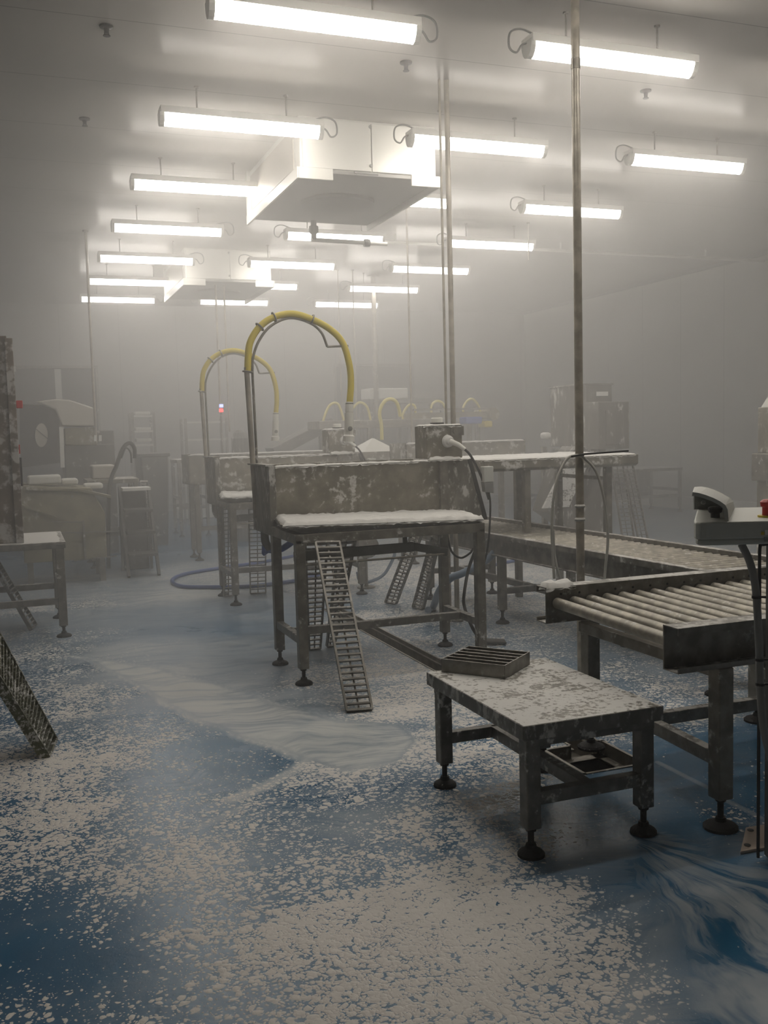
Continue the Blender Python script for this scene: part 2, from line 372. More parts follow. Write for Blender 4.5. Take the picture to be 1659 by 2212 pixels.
def clustered(a, b, dense, step, coarse, extra):
    keep = sorted(set(round(e, 4) for e in extra)); xs = [a]; x = a
    while x < b-1e-6:
        x += step if dense[0] <= x < dense[1] else coarse
        xs.append(min(x, b))
    xs = [v for v in xs if all(abs(v-k) > step*.3 for k in keep)]
    return sorted(set(round(v, 4) for v in xs) | set(keep) | {round(a, 4), round(b, 4)})
def make_floor():
    import numpy as np
    xs = clustered(XL, XR, (-.6, 4.4), .026, .4, (CH[0], CH[1], SU[0], SU[1]))
    ys = clustered(YF, YB, (1.5, 8.0), .03, .22, (CH[2]-.02, CH[3], SU[2], SU[3]))
    X, Y = [a.ravel() for a in np.meshgrid(xs, ys)]
    LY = np.log(np.maximum(Y, .8)); LX = X/np.maximum(Y, .8)
    w0 = np.zeros(len(X)); acc = [w0.copy() for _ in range(3)]
    for (x, y, *val) in FCTRL:     # distances are taken with the far floor compressed: the samples lie sparser there
        px, py = PF(x, y)
        w = 1/(((math.log(py)-LY)*1.6)**2+(px/py-LX)**2+.0006)**2
        w0 += w
        for k in range(3): acc[k] += w*val[k]
    dn, fm, so = [a/w0 for a in acc]
    jit = np.array([.16*mnoise.noise(Vector((x*2.1, y*2.1, 0)))+.08*mnoise.noise(Vector((x*5, y*5, 0))) for x, y in zip(X, Y)])
    wob = np.array([mnoise.noise(Vector((x*3.1, y*3.1, 9))) for x, y in zip(X, Y)])*.07
    def segdist(px, py, pts, closed):
        d = np.full(len(px), 1e9); n = len(pts); inside = np.zeros(len(px), bool)
        for i in range(n if closed else n-1):
            (ax, ay), (bx, by) = pts[i], pts[(i+1) % n]
            ex, ey = bx-ax, by-ay; t = np.clip(((px-ax)*ex+(py-ay)*ey)/(ex*ex+ey*ey+1e-9), 0, 1)
            d = np.minimum(d, np.hypot(px-ax-t*ex, py-ay-t*ey))
            if closed: inside ^= ((ay > py) != (by > py)) & (px < (bx-ax)*(py-ay)/(by-ay+1e-12)+ax)
        return np.where(inside, -d, d) if closed else d
    ss = lambda v, lo, hi: (lambda t: t*t*(3-2*t))(np.clip((v-lo)/(hi-lo), 0, 1))
    td = segdist(X+wob*.5, Y+wob*.5, [PF(*p) for p in TONGUE], True); tg = ss(-td, -.02, .06)
    fan = ss(-segdist(X+wob*1.5, Y, [PF(*p) for p in FAN], True), -.12, .15)
    rdg = np.where(td < 0, np.exp(td/(.10+.9*np.maximum(wob, 0))), np.exp(-td/.018))*np.clip(.85+6*wob, .35, 1.1)      # foam pushed up along the rim of the run-off
    for pts, wd_, amp in RIDGES:
        d = segdist(X+wob*.3, Y+wob*.3, [PF(*p) for p in pts], False); rdg = np.maximum(rdg, amp*(1-ss(d, wd_*.25, wd_*1.3)))
    dn = np.clip(dn+jit*np.where(dn < .12, .4, 1), 0, 1)*(1-.88*tg)*(1-.75*fan)
    fm = np.clip(fm+.3*jit, 0, 1); fm = np.maximum(fm*(1-tg), tg*1.0)*(1-fan)
    so = np.maximum(so, .8*tg)
    nx = len(xs); fs = []; e = 1e-3
    for j in range(len(ys)-1):
        for i in range(nx-1):
            mx, my = (xs[i]+xs[i+1])/2, (ys[j]+ys[j+1])/2
            if CH[0] < mx < CH[1] and SU[3]-e < my < CH[3]: continue
            if SU[0] < mx < SU[1] and SU[2] < my < SU[3]: continue
            fs.append((j*nx+i, j*nx+i+1, (j+1)*nx+i+1, (j+1)*nx+i))
    me = bpy.data.meshes.new('floor'); me.from_pydata([(x, y, 0) for x, y in zip(X, Y)], [], fs)
    me.materials.append(floor_material())
    o = bpy.data.objects.new('floor', me); COL.objects.link(o); o['kind'] = 'structure'
    for n, d in (('foam', dn), ('film', fm), ('soft', so), ('fan', fan), ('ridge', rdg)):
        a = me.attributes.new(n, 'FLOAT', 'POINT'); a.data.foreach_set('value', d.astype(np.float32))

make_floor()
T = .12
struct('ceiling', MB().box(XL-T, XR+T, YF-T, YB+T, ZC, ZC+T), 'ceiling')
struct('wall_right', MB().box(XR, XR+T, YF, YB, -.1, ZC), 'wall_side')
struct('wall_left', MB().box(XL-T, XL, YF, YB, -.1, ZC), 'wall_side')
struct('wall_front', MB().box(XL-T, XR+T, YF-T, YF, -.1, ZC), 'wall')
# back wall with two dark openings
def wall_with_holes():
    mb = MB(); holes = [(-.2, 1.55, 0, 2.97), (6.65, 8.45, 0, 3.0)]
    x = XL-T
    for (a, b, z0, z1) in holes:
        mb.box(x, a, YB, YB+T, -.1, ZC); mb.box(a, b, YB, YB+T, z1, ZC); x = b
    mb.box(x, XR+T, YB, YB+T, -.1, ZC)
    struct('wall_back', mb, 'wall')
    for k, (a, b, z0, z1) in enumerate(holes):
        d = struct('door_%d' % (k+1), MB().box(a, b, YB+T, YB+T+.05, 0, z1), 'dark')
        MB().box(a-.05, a, YB-.03, YB, 0, z1+.05).box(b, b+.05, YB-.03, YB, 0, z1+.05).box(a, b, YB-.03, YB, z1, z1+.05).build('frame', 'steel', d)
        if k == 0:
            MB().box(.77, .89, YB, YB+.06, 1.2, 2.95).build('mullion', 'white', d)
            MB().box(.98-.12, 1.02-.12, YB, YB+.06, .2, 1.2).build('post', 'white', d)
wall_with_holes()
struct('trim_2', MB().box(XR-.05, XR, YF, YB, ZC-.05, ZC), 'grey_cable')      # dark joint along the ceiling
struct('trim_1', MB().box(XR-.16, XR, YF, YB, 0, .22), 'white')     # kerb along the right wall

def haze(label, density, y0, y1):
    m = new_mat('haze_volume'); N, L = nt(m)
    N.remove(bsdf(m)); v = N.new('ShaderNodeVolumeScatter')
    v.inputs['Color'].default_value = HAZE_COLOR; v.inputs['Density'].default_value = density; v.inputs['Anisotropy'].default_value = HAZE_ANISO
    L.new(v.outputs[0], N['Material Output'].inputs['Volume'])
    o = MB().box(XL+.02, XR-.02, y0, y1, -.35, ZC-.004).build('haze', m)
    tag(o, label, 'haze', kind='stuff')
haze('thick pale grey steam filling the far part of the hall', HAZE_THICK, HAZE_EDGE, YB-.02)
haze('thin steam over the nearest part of the floor', HAZE_THIN, YF+.02, HAZE_EDGE-.002)

# ------------------------------------------------------------------ ceiling lamps
LZ, LS = 3.993, 1.27
LY0, LDY = 5.694, 2.016
ROWX = [1.16, 3.215, 5.383]
ORD = ['nearest', 'second nearest', 'third nearest', 'fourth nearest', 'fifth nearest', 'sixth nearest', 'farthest']
RN = ['left', 'middle', 'right']
def make_lamp(x, y, end):
    t = thing('ceiling_lamp', '-', 'lamp', (x, y, ZC), 'tube lamps hanging in three rows')
    h = MB(); h.box(x-.01, x+LS+.01, y-.072, y+.072, LZ+.03, LZ+.06).box(x-.01, x+LS+.01, y-.077, y-.069, LZ+.008, LZ+.06).box(x-.01, x+LS+.01, y+.069, y+.077, LZ+.008, LZ+.06)  # side lips added to keep the lamp's light off the ceiling
    h.build('housing', 'white', t, .008)
    d = MB(); pr = [(y+.064*math.cos(a), LZ+.03+.105*math.sin(a)) for a in [math.pi+math.pi*k/5 for k in range(6)]]
    d.prism(pr, 0, x+.02, x+LS-.02)
    d.build('diffuser', 'lamp', t)
    for a, b in ((x-.015, x+.02), (x+LS-.02, x+LS+.015)):
        MB().prism([(y+.068*math.cos(q), LZ+.03+.11*math.sin(q)) for q in [math.pi+math.pi*k/8 for k in range(9)]], 0, a, b).build('end_cap', 'grey_box', t)
    for q in (.22, .78):
        MB().tube([(x+LS*q, y, LZ+.06), (x+LS*q, y, ZC)], .007, 8).lathe([(.02, -.012), (.02, 0)], (x+LS*q, y, ZC), 10).build('hanger', 'steel', t)
    sx = x+LS if end else x; k = 1 if end else -1
    MB().tube(spline([(sx-.06*k, y, LZ+.07), (sx+.05*k, y, LZ+.10), (sx+.13*k, y, LZ+.07), (sx+.14*k, y, LZ-.02), (sx+.09*k, y, LZ-.05), (sx+.05*k, y, LZ), (sx+.01*k, y, LZ+.02)]), .007, 6).build('cable', 'grey_cable', t)
    return t
protoR = protoL = None
for r, x in enumerate(ROWX):
    for k in range(-1, 7):
        y = LY0+k*LDY
        if r == 0:
            if protoR is None: t = protoR = make_lamp(x, y, True)
            else: t = copy_tree(protoR)
        else:
            if protoL is None: t = protoL = make_lamp(x, y, False)
            else: t = copy_tree(protoL)
        t.location = (x, y, ZC)
        if k < 0 or (r == 2 and k == 0):     # lamps added out of view, carrying the rows on to brighten the foreground
            t['label'] = 'added tube lamp of the %s row, above the %s, out of the picture' % (RN[r], 'console' if k == 0 else ('left floor', 'bench', 'near conveyor')[r]); continue
        n = k if r != 2 else k-1
        t['label'] = 'glowing white tube lamp, %s in the %s ceiling row' % (ORD[n] if k < 6 else 'farthest', RN[r])

# ------------------------------------------------------------------ cooling units under the ceiling
def make_cooler(x, y, label):
    X1, Y1, zb = x+1.30, y+1.92, 3.737
    t = thing('cooling_unit', label, 'cooling unit', (x, y, ZC), 'white cooling units under the ceiling')
    MB().box(x+.02, X1-.02, y+.02, Y1-.02, zb+.06, ZC).build('casing', 'white', t, .004)
    MB().box(x, X1, y, Y1, zb+.03, zb+.06).build('drip_tray', 'tray_grey', t, .004)
    MB().box(x+.04, x+.66, y, y+.02, zb+.07, ZC-.02).build('access_panel', 'white', t, .003)
    MB().box(x+.67, X1-.04, y, y+.02, zb+.07, ZC-.02).build('access_panel', 'white', t, .003)
    for a, b in ((x-.01, x+.30), (X1-.27, X1+.01)):
        MB().box(a, b, y-.02, y, zb-.03, zb+.065).build('bracket', 'white', t, .003)
    MB().box(x-.02, x, y-.02, Y1, zb-.03, zb+.065).build('side_rail', 'white', t, .003)
    MB().box(X1, X1+.02, y-.02, Y1, zb-.03, zb+.065).build('side_rail', 'white', t, .003)
    MB().box(x-.015, x+.02, Y1-.08, Y1, zb+.065, ZC).build('corner_post', 'white', t, .003)
    MB().box(x+.012, x+.021, y+.2, Y1-.1, zb+.1, ZC-.06).build('coil_face', 'beige', t)
    MB().box(x+.5, x+.72, y-.012, y, zb+.045, zb+.062).build('latch', 'grey_cable', t)
    for zz in (zb+.12, ZC-.05):
        MB().lathe([(.014, 0), (.014, .012)], (x+.655, y, zz), 10, (0, -1, 0)).build('screw', 'grey_cable', t)
    f = MB(); c = (x+.66, y+.98)
    f.lathe([(.36, .0), (.36, .03), (.33, .03), (.33, .0)], (c[0], c[1], zb), 28)
    for rr in (.08, .14, .2, .26, .31):
        f.tube([(c[0]+rr*math.cos(a), c[1]+rr*math.sin(a), zb+.006) for a in [2*math.pi*k/24 for k in range(25)]], .005, 5)
    for k in range(4):
        a = math.pi*k/4; f.bar((c[0]-.34*math.cos(a), c[1]-.34*math.sin(a), zb+.01), (c[0]+.34*math.cos(a), c[1]+.34*math.sin(a), zb+.01), .008, .008)
    f.build('fan_guard', 'grey_cable', t)
    return t
EV = make_cooler(2.36, 8.13, 'white box-shaped cooling unit with round fan guard, nearest the camera')
e2 = copy_tree(EV); e2.location = (2.36, 14.16, ZC); e2['label'] = 'white cooling unit farther back, fainter in the steam'

# pipe and valve behind the first cooling unit
t = thing('condensate_pipe', 'thin white pipe running under the ceiling to the right wall', 'pipe', (3.6, 12.6, 4.12))
MB().tube([(3.62, 12.6, 4.13), (XR, 12.6, 4.10)], .022, 10).build('pipe', 'white', t)
for x in (5.0, 7.6, 10.2): MB().box(x-.01, x+.01, 12.585, 12.615, 4.1, ZC).build('bracket', 'grey_box', t)
t = thing('drain_valve', 'grey drain valve hanging below the nearest cooling unit', 'valve', (3.03, 9.95, 3.77))
MB().lathe([(.03, 0), (.03, -.05), (.05, -.06), (.05, -.12), (.028, -.14), (.028, -.2)], (3.03, 9.95, 3.767), 14).build('body', 'grey_cable', t)
MB().tube([(3.0, 9.95, 3.57), (3.85, 9.95, 3.56)], .022, 10).build('outlet_pipe', 'white', t)
MB().lathe([(.04, -.03), (.045, 0), (.04, .03)], (3.62, 9.95, 3.562), 12, (1, 0, 0)).build('coupling', 'grey_cable', t)

SPR = [((230, 68), 'far left'), ((183, 265), 'dim left'), ((877, 145), 'middle'), ((1395, 205), 'right')]
for (p, w), lb in zip(SPR, ('small sprinkler head at the top left of the ceiling', 'small sprinkler head low on the left ceiling, left of the second lamp', 'small sprinkler head between the left and middle nearest lamps', 'small sprinkler head below the nearest middle-row lamp, at right')):
    c = at(p[0], p[1], z=4.2)
    t = thing('sprinkler_head', lb, 'sprinkler', (c.x, c.y, ZC), 'ceiling sprinklers')
    MB().lathe([(.045, 0), (.045, -.012), (.018, -.02), (.014, -.05)], (c.x, c.y, ZC), 12).build('rosette', 'black', t)
    MB().lathe([(.024, -.062), (.024, -.066)], (c.x, c.y, ZC), 12).tube([(c.x-.014, c.y, ZC-.045), (c.x-.012, c.y, ZC-.064)], .003, 5).tube([(c.x+.014, c.y, ZC-.045), (c.x+.012, c.y, ZC-.064)], .003, 5).build('deflector', 'black', t)

# ------------------------------------------------------------------ drain in the floor
def drain():
    x0, x1, y0, y1 = CH; a0, a1, b0, b1 = SU
    t = thing('floor_drain', 'open steel drain channel with square sump in the blue floor', 'drain', ((x0+x1)/2, b0, 0))
    m = MB()
    m.box(x0, x0+.012, b1, y1, -.12, .004).box(x1-.012, x1, b1, y1, -.12, .004).box(x0, x1, y1-.012, y1, -.12, .004)
    m.box(x0+.012, x0+.03, b1, y1, -.03, -.022).box(x1-.03, x1-.012, b1, y1, -.03, -.022).box(x0, x1, b1, y1, -.13, -.12)
    m.build('channel', 'steel', t)
    m = MB()
    m.box(a0, a1, b0, b0+.015, -.06, .004).box(a0, a0+.015, b0, b1, -.06, .004).box(a1-.015, a1, b0, b1, -.06, .004)
    m.box(a0, x0, b1-.015, b1, -.06, .004).box(x1, a1, b1-.015, b1, -.06, .004)
    m.box(a0, a1, b0, b0+.07, -.07, -.06).box(a0, a1, b1-.07, b1, -.07, -.06).box(a0, a0+.07, b0, b1, -.07, -.06).box(a1-.07, a1, b0, b1, -.07, -.06)
    m.build('sump_frame', 'steel', t)
    m = MB(); c0, c1, d0, d1 = a0+.07, a1-.07, b0+.07, b1-.07
    m.box(c0-.01, c0, d0, d1, -.3, -.06).box(c1, c1+.01, d0, d1, -.3, -.06).box(c0, c1, d0-.01, d0, -.3, -.06).box(c0, c1, d1, d1+.01, -.3, -.06).box(c0, c1, d0, d1, -.31, -.3)
    m.build('sump_pit', 'darkmach', t)
drain()

# ------------------------------------------------------------------ generic pieces
def leg_part(t, x, y, z0, z1, w=.06, pad=.055, mat='steel', foot=True):
    l = MB().box(x-w/2, x+w/2, y-w/2, y+w/2, z0, z1).build('leg', mat, t, .004)
    if foot:
        MB().tube([(x, y, .012), (x, y, z0+.01)], .012, 8).lathe([(.02, z0-.012), (.02, z0)], (x, y, 0), 8).lathe([(pad, 0), (pad, .01), (pad*.85, .018), (.022, .03), (.018, .045)], (x, y, 0), 18).build('levelling_foot', 'foot', l)
    return l
def grating(label, b0, b1, t0, t1, n=28, mat='steel_top', thick=.03, spine=True, name='drain_grating'):
    """a ladder-like drain grating between bottom edge b0-b1 and top edge t0-t1"""
    b0, b1, t0, t1 = map(Vector, (b0, b1, t0, t1)); c = (b0+b1)/2
    t = thing(name, label, 'grating', tuple(c), 'drain gratings lifted out and leaned up')
    nrm = (b1-b0).cross(t0-b0).normalized()
    fr = MB()
    fr.bar(b0, t0, .012, thick, nrm).bar(b1, t1, .012, thick, nrm); fr.bar(b0, b1, .012, thick, nrm).bar(t0, t1, .012, thick, nrm)
    fr.build('frame', mat, t)
    sl = MB()
    for k in range(1, n):
        f = k/n; sl.bar(b0.lerp(t0, f), b1.lerp(t1, f), .009, thick*.8, nrm)
    if spine: sl.bar((b0+b1)/2-nrm*thick*.35, (t0+t1)/2-nrm*thick*.35, .01, .006, nrm)
    sl.build('slat_grid', mat, t)
    return t

# ------------------------------------------------------------------ pumping stations (work table + trough + hose arch)
SX, SY = 1.58, 5.70
def make_station(label):
    t = thing('work_table', label, 'table', (SX, SY, 0), 'steel work tables with a trough behind')
    XR_, YR_ = SX+1.22, SY+.58
    for x, y in ((SX, SY), (SX, YR_), (XR_, SY), (XR_, YR_)): leg_part(t, x, y, .10, .90)
    m = MB().bar((SX, SY, .905), (XR_, SY, .905), .06, .06).bar((SX, YR_, .905), (XR_, YR_, .905), .06, .06)
    m.bar((SX, SY-.03, .905), (SX, YR_+.03, .905), .06, .06).bar((XR_, SY-.03, .905), (XR_, YR_+.03, .905), .06, .06)
    m.build('top_frame', 'steel', t, .004)
    MB().bar((SX, SY, .275), (SX, YR_, .275), .045, .05).build('stretcher', 'steel_top', t, .004)
    MB().bar((XR_, SY, .275), (XR_, YR_, .275), .045, .05).build('stretcher', 'steel_top', t, .004)
    MB().bar((SX, SY+.29, .275), (XR_, SY+.29, .275), .045, .05).build('stretcher', 'steel_top', t, .004)
    def lean(mb):     # the top lies a little askew and falls to the right
        for v in mb.v: v.x += (v.y-SY)*.17; v.z += .034*(1-(v.x-SX)/1.3)
        return mb
    lean(MB().prism([(SX-.02, SY-.03), (XR_+.02, SY-.03), (XR_+.02, YR_-.0), (SX-.10, YR_-.0), (SX-.11, SY+.06)], 2, .938, .960)).build('tabletop', 'steel', t, .004)
    # dark rail hung below the top
    MB().bar((SX-.02, SY+.06, .79), (SX+.78, SY+.06, .80), .03, .06).bar((SX+.78, SY+.06, .80), (SX+.98, SY-.03, .76), .03, .05).bar((SX+.02, SY+.06, .79), (SX+.02, SY+.06, .9), .025, .025).bar((SX+.72, SY+.06, .79), (SX+.72, SY+.06, .9), .025, .025).build('hanging_rail', 'darkmach', t, .003)
    MB().tube([(SX+.02, SY-.02, .745), (SX+.98, SY-.03, .75)], .007, 8).build('rod', 'steel', t)
    # trough standing on the rear of the table frame
    y0, y1, z0, z1 = YR_+.03, YR_+.53, .90, 1.335
    xa, xb = SX-.02, SX+1.22
    m = MB().box(xa+.03, xb, y0, y0+.012, z0+.05, z1).box(xa+.03, xb, y1-.012, y1, z0+.05, z1).box(xa+.03, xb, y0, y1, z0+.05, z0+.062)
    m.build('trough_side', 'steel_panel', t, .002)
    m = MB().box(xa-.005, xa+.03, y0-.012, y1+.01, z0-.03, z1-.0).box(xa-.03, xa+.035, y0-.02, y1+.02, z1, z1+.012).box(xa-.012, xa+.035, y0-.03, y0-.01, z0-.03, z1)
    m.build('trough_end', 'steel_streak', t, .003)
    MB().foam(xa+.03, xb, y0-.012, y0+.02, z1-.003, .012, 3, .02).build('foam_rim', 'foam', t)
    MB().box(xb-.01, xb+.05, y0-.03, y0+.012, z0+.06, z1).build('joint_strip', 'steel', t, .003)
    MB().add([(xb+.05, y0-.005, z0+.02), (xb+.30, y0-.09, z0+.02), (xb+.30, y1, z0+.02), (xb+.05, y1, z0+.02),
              (xb+.05, y0-.005, z1), (xb+.22, y0-.02, z1), (xb+.22, y1, z1), (xb+.05, y1, z1)],
             [(3, 2, 1, 0), (4, 5, 6, 7), (0, 1, 5, 4), (1, 2, 6, 5), (2, 3, 7, 6), (3, 0, 4, 7)]).build('end_housing', 'steel_streak', t, .006)
    MB().bar((xb+.31, y0-.09, z0+.0), (xb+.225, y0-.02, z1), .03, .014, (0, 1, 0)).build('seal_strip', 'black', t, .003)
    # trough support brackets down to the rear legs and drain bend
    MB().box(xa+.05, xb+.05, y1-.08, y1-.02, z0, z0+.05).bar((SX, YR_, z0+.01), (SX, y1, z0+.01), .05, .05).bar((XR_, YR_, z0+.01), (XR_, y1, z0+.01), .05, .05).build('trough_bearer', 'steel', t, .003)
    MB().tube(spline([(xa+.06, y1-.06, z0-.0), (xa+.06, y1-.06, z0-.11), (xa+.09, y1-.06, z0-.17)]), .03, 12).build('drain_bend', 'darkmach', t)
    # pipe with yellow hose over an arch
    yp = y1-.07; bx = SX-.02
    MB().tube([(bx+.0, yp, z0+.06), (bx-.03, yp, 2.02)], .019, 12).build('riser_pipe', 'pole', t)
    arch = [at(557, 1010, Y=6.74), at(545, 800, Y=6.74), at(547, 770, Y=6.74), at(560, 735, Y=6.74), at(585, 704, Y=6.74), at(625, 687, Y=6.74), at(668, 697, Y=6.74), at(694, 718, Y=6.74), at(707, 749, Y=6.74), at(752, 747, Y=6.74)]
    arch = [Vector((a.x, yp, a.z)) for a in arch]
    arch[0].z = z0+.06
    MB().tube(arch[:2]+spline(arch[1:9], 8)[1:], .0095, 8).tube(arch[8:10], .008, 8).build('arch_rod', 'steel', t)
    hs = [at(535, 803, Y=6.74), at(536, 770, Y=6.74), at(541, 738, Y=6.74), at(561, 706, Y=6.74), at(592, 685, Y=6.74), at(632, 678, Y=6.74), at(674, 690, Y=6.74), at(714, 712, Y=6.74), at(741, 742, Y=6.74), at(755, 790, Y=6.74), at(758, 830, Y=6.74), at(755, 874, Y=6.74)]
    hs = [Vector((a.x, yp, a.z)) for a in hs]
    MB().tube(spline(hs, 6), .024, 14).build('hose', 'yellow', t)
    for i in (1, 3, 4, 6):
        c = hs[i] if i != 1 else hs[0]; d = (hs[min(i+1, 11)]-hs[i-1]).normalized(); n = Vector((0, 1, 0)).cross(d)
        MB().tube([c+(n*math.cos(a)+Vector((0, 1, 0))*math.sin(a))*.034 for a in [2*math.pi*k/14 for k in range(15)]], .006, 6).build('hose_clip', 'steel', t)
    c = hs[-1]
    MB().lathe([(.024, .02), (.030, .0), (.030, -.05), (.027, -.06), (.033, -.062), (.033, -.22), (.042, -.23), (.044, -.27)], c, 16, (0.06, 0, 1)).build('nozzle', 'white_plastic', t)
    MB().lathe([(.017, 0), (.017, .006)], c+Vector((-.012, -.032, -.175)), 14, (0, -1, 0)).build('nozzle_plug', 'grey_cable', t)
    MB().lathe([(.029, -.005), (.029, .012)], c, 16).build('hose_clamp', 'steel', t)
    # control box
    bx0, bx1 = SX+1.125, SX+1.40; by = y0-.0
    m = MB().box(bx0, bx1, by, by+.22, z1+.01, z1+.245)
    m.build('control_box', 'steel_panel', t, .004)
    MB().foam(bx0-.005, bx1+.01, by-.01, by+.22, z1+.246, .008, 5, .02).build('box_foam', 'foam', t)
    MB().foam(bx0, bx1-.02, by-.05, by+.0, z1+.005, .022, 8, .015).build('box_foot_foam', 'foam', t)
    MB().lathe([(.042, 0), (.042, .045), (.036, .05)], (bx0+.13, by+.11, z1+.25), 18).build('start_button', 'white_plastic', t)
    MB().lathe([(.05, 0), (.05, .02)], (bx0+.13, by+.11, z1+.245), 18).build('button_collar', 'black', t)
    MB().box(bx1-.09, bx1+.012, by-.006, by, z1+.17, z1+.235).lathe([(.02, 0), (.02, .008)], (bx1-.055, by-.006, z1+.2), 12, (0, -1, 0)).build('hinge_plate', 'steel', t)
    c = Vector((bx0+.16, by, z1+.13))
    MB().lathe([(.046, 0), (.042, .02), (.032, .028), (.027, .05)], c, 16, (.1, -1, 0)).build('socket', 'foam', t)
    MB().tube([c+Vector((.0, -.04, 0)), c+Vector((.05, -.075, -.025)), c+Vector((.09, -.095, -.06))], .021, 10, .014).build('plug', 'white_plastic', t)
    MB().tube(spline([c+Vector((.09, -.095, -.06)), c+Vector((.13, -.11, -.11)), c+Vector((.20, -.12, -.25)), c+Vector((.25, -.14, -.42))]), .009, 8).build('cable', 'black', t)
    # switch hung on the right, its cable down to the floor
    c = Vector((XR_+.30, y0-.13, 1.19))
    MB().box(c.x-.03, c.x+.045, c.y-.03, c.y+.03, c.z-.02, c.z+.09).build('switch_box', 'grey_box', t, .004)
    MB().prism([(c.x-.02, c.z-.09), (c.x+.045, c.z-.10), (c.x+.045, c.z-.02), (c.x-.03, c.z-.02)], 1, c.y-.028, c.y+.028).build('switch_plug', 'grey_cable', t, .004)
    MB().tube(spline([(c.x+.02, c.y, c.z-.09), (c.x+.03, c.y, c.z-.2), (c.x+.01, c.y, c.z-.45), (c.x-.02, c.y+.02, c.z-.62), (c.x-.08, c.y+.05, c.z-.9), (c.x-.05, c.y+.05, .02)]), .007, 6).build('switch_cable', 'black', t)
    lean(MB().foam(SX-.10, XR_+.03, SY-.04, YR_+.0, .960, .026, 1, .018)).build('foam_blanket', 'foam', t)
    return t
ST = make_station('steel work table under thick white foam in the centre of the room')
s2 = copy_tree(ST); s2.location = (SX+.21, SY+2.98, 0); s2['label'] = 'second foam-covered work table, half hidden behind the central one'
for ch in s2.children:
    if ch.name.startswith(('switch', 'cable')): pass

# ------------------------------------------------------------------ gratings leaned on the tables
grating('narrow ladder-like drain grating leaning on the front of the central work table', (1.625, 5.00, .012), (1.765, 4.975, .012), (1.660, 5.62, .885), (1.812, 5.62, .878), 29)
grating('drain grating leaning behind the central table, left of two, between its left legs', at(668, 1402, z=.01), at(692, 1400, z=.01), at(659, 1155, Y=6.33), at(708, 1153, Y=6.33), 24)
grating('drain grating behind the front leaning one, right of two under the table', at(706, 1396, z=.01), at(722, 1394, z=.01), at(734, 1153, Y=6.33), at(771, 1150, Y=6.33), 24)
grating('slanting drain grating under the table, left of the slanting pair', at(833, 1300, z=.01), at(856, 1304, z=.01), at(898, 1130, Y=7.45), at(917, 1140, Y=7.45), 22)
grating('slanting drain grating under the table, right of the slanting pair beside the blue hose', at(893, 1310, z=.01), at(914, 1316, z=.01), at(934, 1158, Y=7.2), at(949, 1166, Y=7.2), 22)
grating('upright drain grating in the gap left of the central table', at(541, 1282, z=.01), at(574, 1280, z=.01), at(537, 1092, Y=9.18), at(573, 1092, Y=9.18), 22)
grating('upright drain grating between the left legs of the second table', at(484, 1288, z=.01), at(504, 1286, z=.01), at(481, 1092, Y=9.2), at(506, 1090, Y=9.2), 22)
grating('broad greenish drain grating at the left edge, its lower end on the floor', (.045, 4.93, .0), (.09, 5.20, .0), at(0, 1480, Y=4.93)*2-Vector((.045, 4.93, 0)), at(0, 1388, Y=5.2)*2-Vector((.09, 5.2, 0)), 34, 'green_grate', .05)

# ------------------------------------------------------------------ the low bench with a tray
def bench():
    x0, x1, y0, y1, z = 1.615, 2.20, 2.96, 3.82, .50
    t = thing('bench', 'low steel bench with foam patches and a tray on top, in the foreground', 'bench', (1.9, 3.4, 0))
    MB().box(x0, x1, y0, y1, z-.004, z).build('tabletop', 'bench_top', t)
    m = MB()
    m.box(x0-.003, x1+.003, y0-.004, y0, z-.055, z-.001).box(x0-.003, x1+.003, y1, y1+.004, z-.055, z-.001).box(x0-.004, x0, y0, y1, z-.055, z-.001).box(x1, x1+.004, y0, y1, z-.055, z-.001)
    m.box(x0, x1, y0, y0+.02, z-.055, z-.05).box(x0, x1, y1-.02, y1, z-.055, z-.05).box(x0, x0+.02, y0, y1, z-.055, z-.05).box(x1-.02, x1, y0, y1, z-.055, z-.05)
    m.build('apron', 'bench_edge', t, .003)
    i = .05; w = .058
    for x, y in ((x0+i, y0+i), (x1-i, y0+i), (x0+i, y1-i), (x1-i, y1-i)):
        leg_part(t, x, y, .105, z-.012, w, .05, 'steel_bench')
    MB().box(x0+.02, x1-.02, y0+.02, y0+.07, z-.09, z-.05).build('bearer', 'steel_bench', t, .003)
    MB().box(x0+.02, x1-.02, y1-.07, y1-.02, z-.09, z-.05).build('bearer', 'steel_bench', t, .003)
    for a, b in (((x0+i, y0+i, .215), (x1-i, y0+i, .215)), ((x0+i, y1-i, .215), (x1-i, y1-i, .215)), (((x0+x1)/2-.0, y0+i, .215), ((x0+x1)/2-.0, y1-i, .215))):
        MB().bar(a, b, .042, .05).build('stretcher', 'steel_bench', t, .003)
bench()
def tray():
    # square grating tray, turned on the bench
    p = [at(955, 1450, z=.502), at(1085, 1465, z=.502), at(1160, 1440, z=.502), at(1040, 1425, z=.502)]
    a = p[0]; u = (p[1]-p[0])*1.04; v = Vector((-u.y, u.x, 0)).normalized()*.27; h = Vector((0, 0, .055))
    c = a+u/2+v/2
    t = thing('tray', 'square steel slatted tray lying on the far end of the bench', 'tray', (c.x, c.y, .502))
    m = MB(); q = [a, a+u, a+u+v, a+v]
    for k in range(4):
        s, e = q[k], q[(k+1) % 4]; d = (e-s).normalized()
        m.bar(s+h/2-d*.003, e+h/2+d*.003, .006, .058)
    m.build('rim', 'steel_top', t, .002)
    m = MB()
    for k in range(1, 5): m.bar(a+v*(k/5)+h*.82, a+u+v*(k/5)+h*.82, .008, .02)
    m.build('slat_grid', 'steel_top', t)
    m = MB()
    m.add([a+h*.1, a+u+h*.1, a+u+v+h*.1, a+v+h*.1], [(0, 1, 2, 3)]); m.build('tray_floor', 'steel_bench', t)
tray()

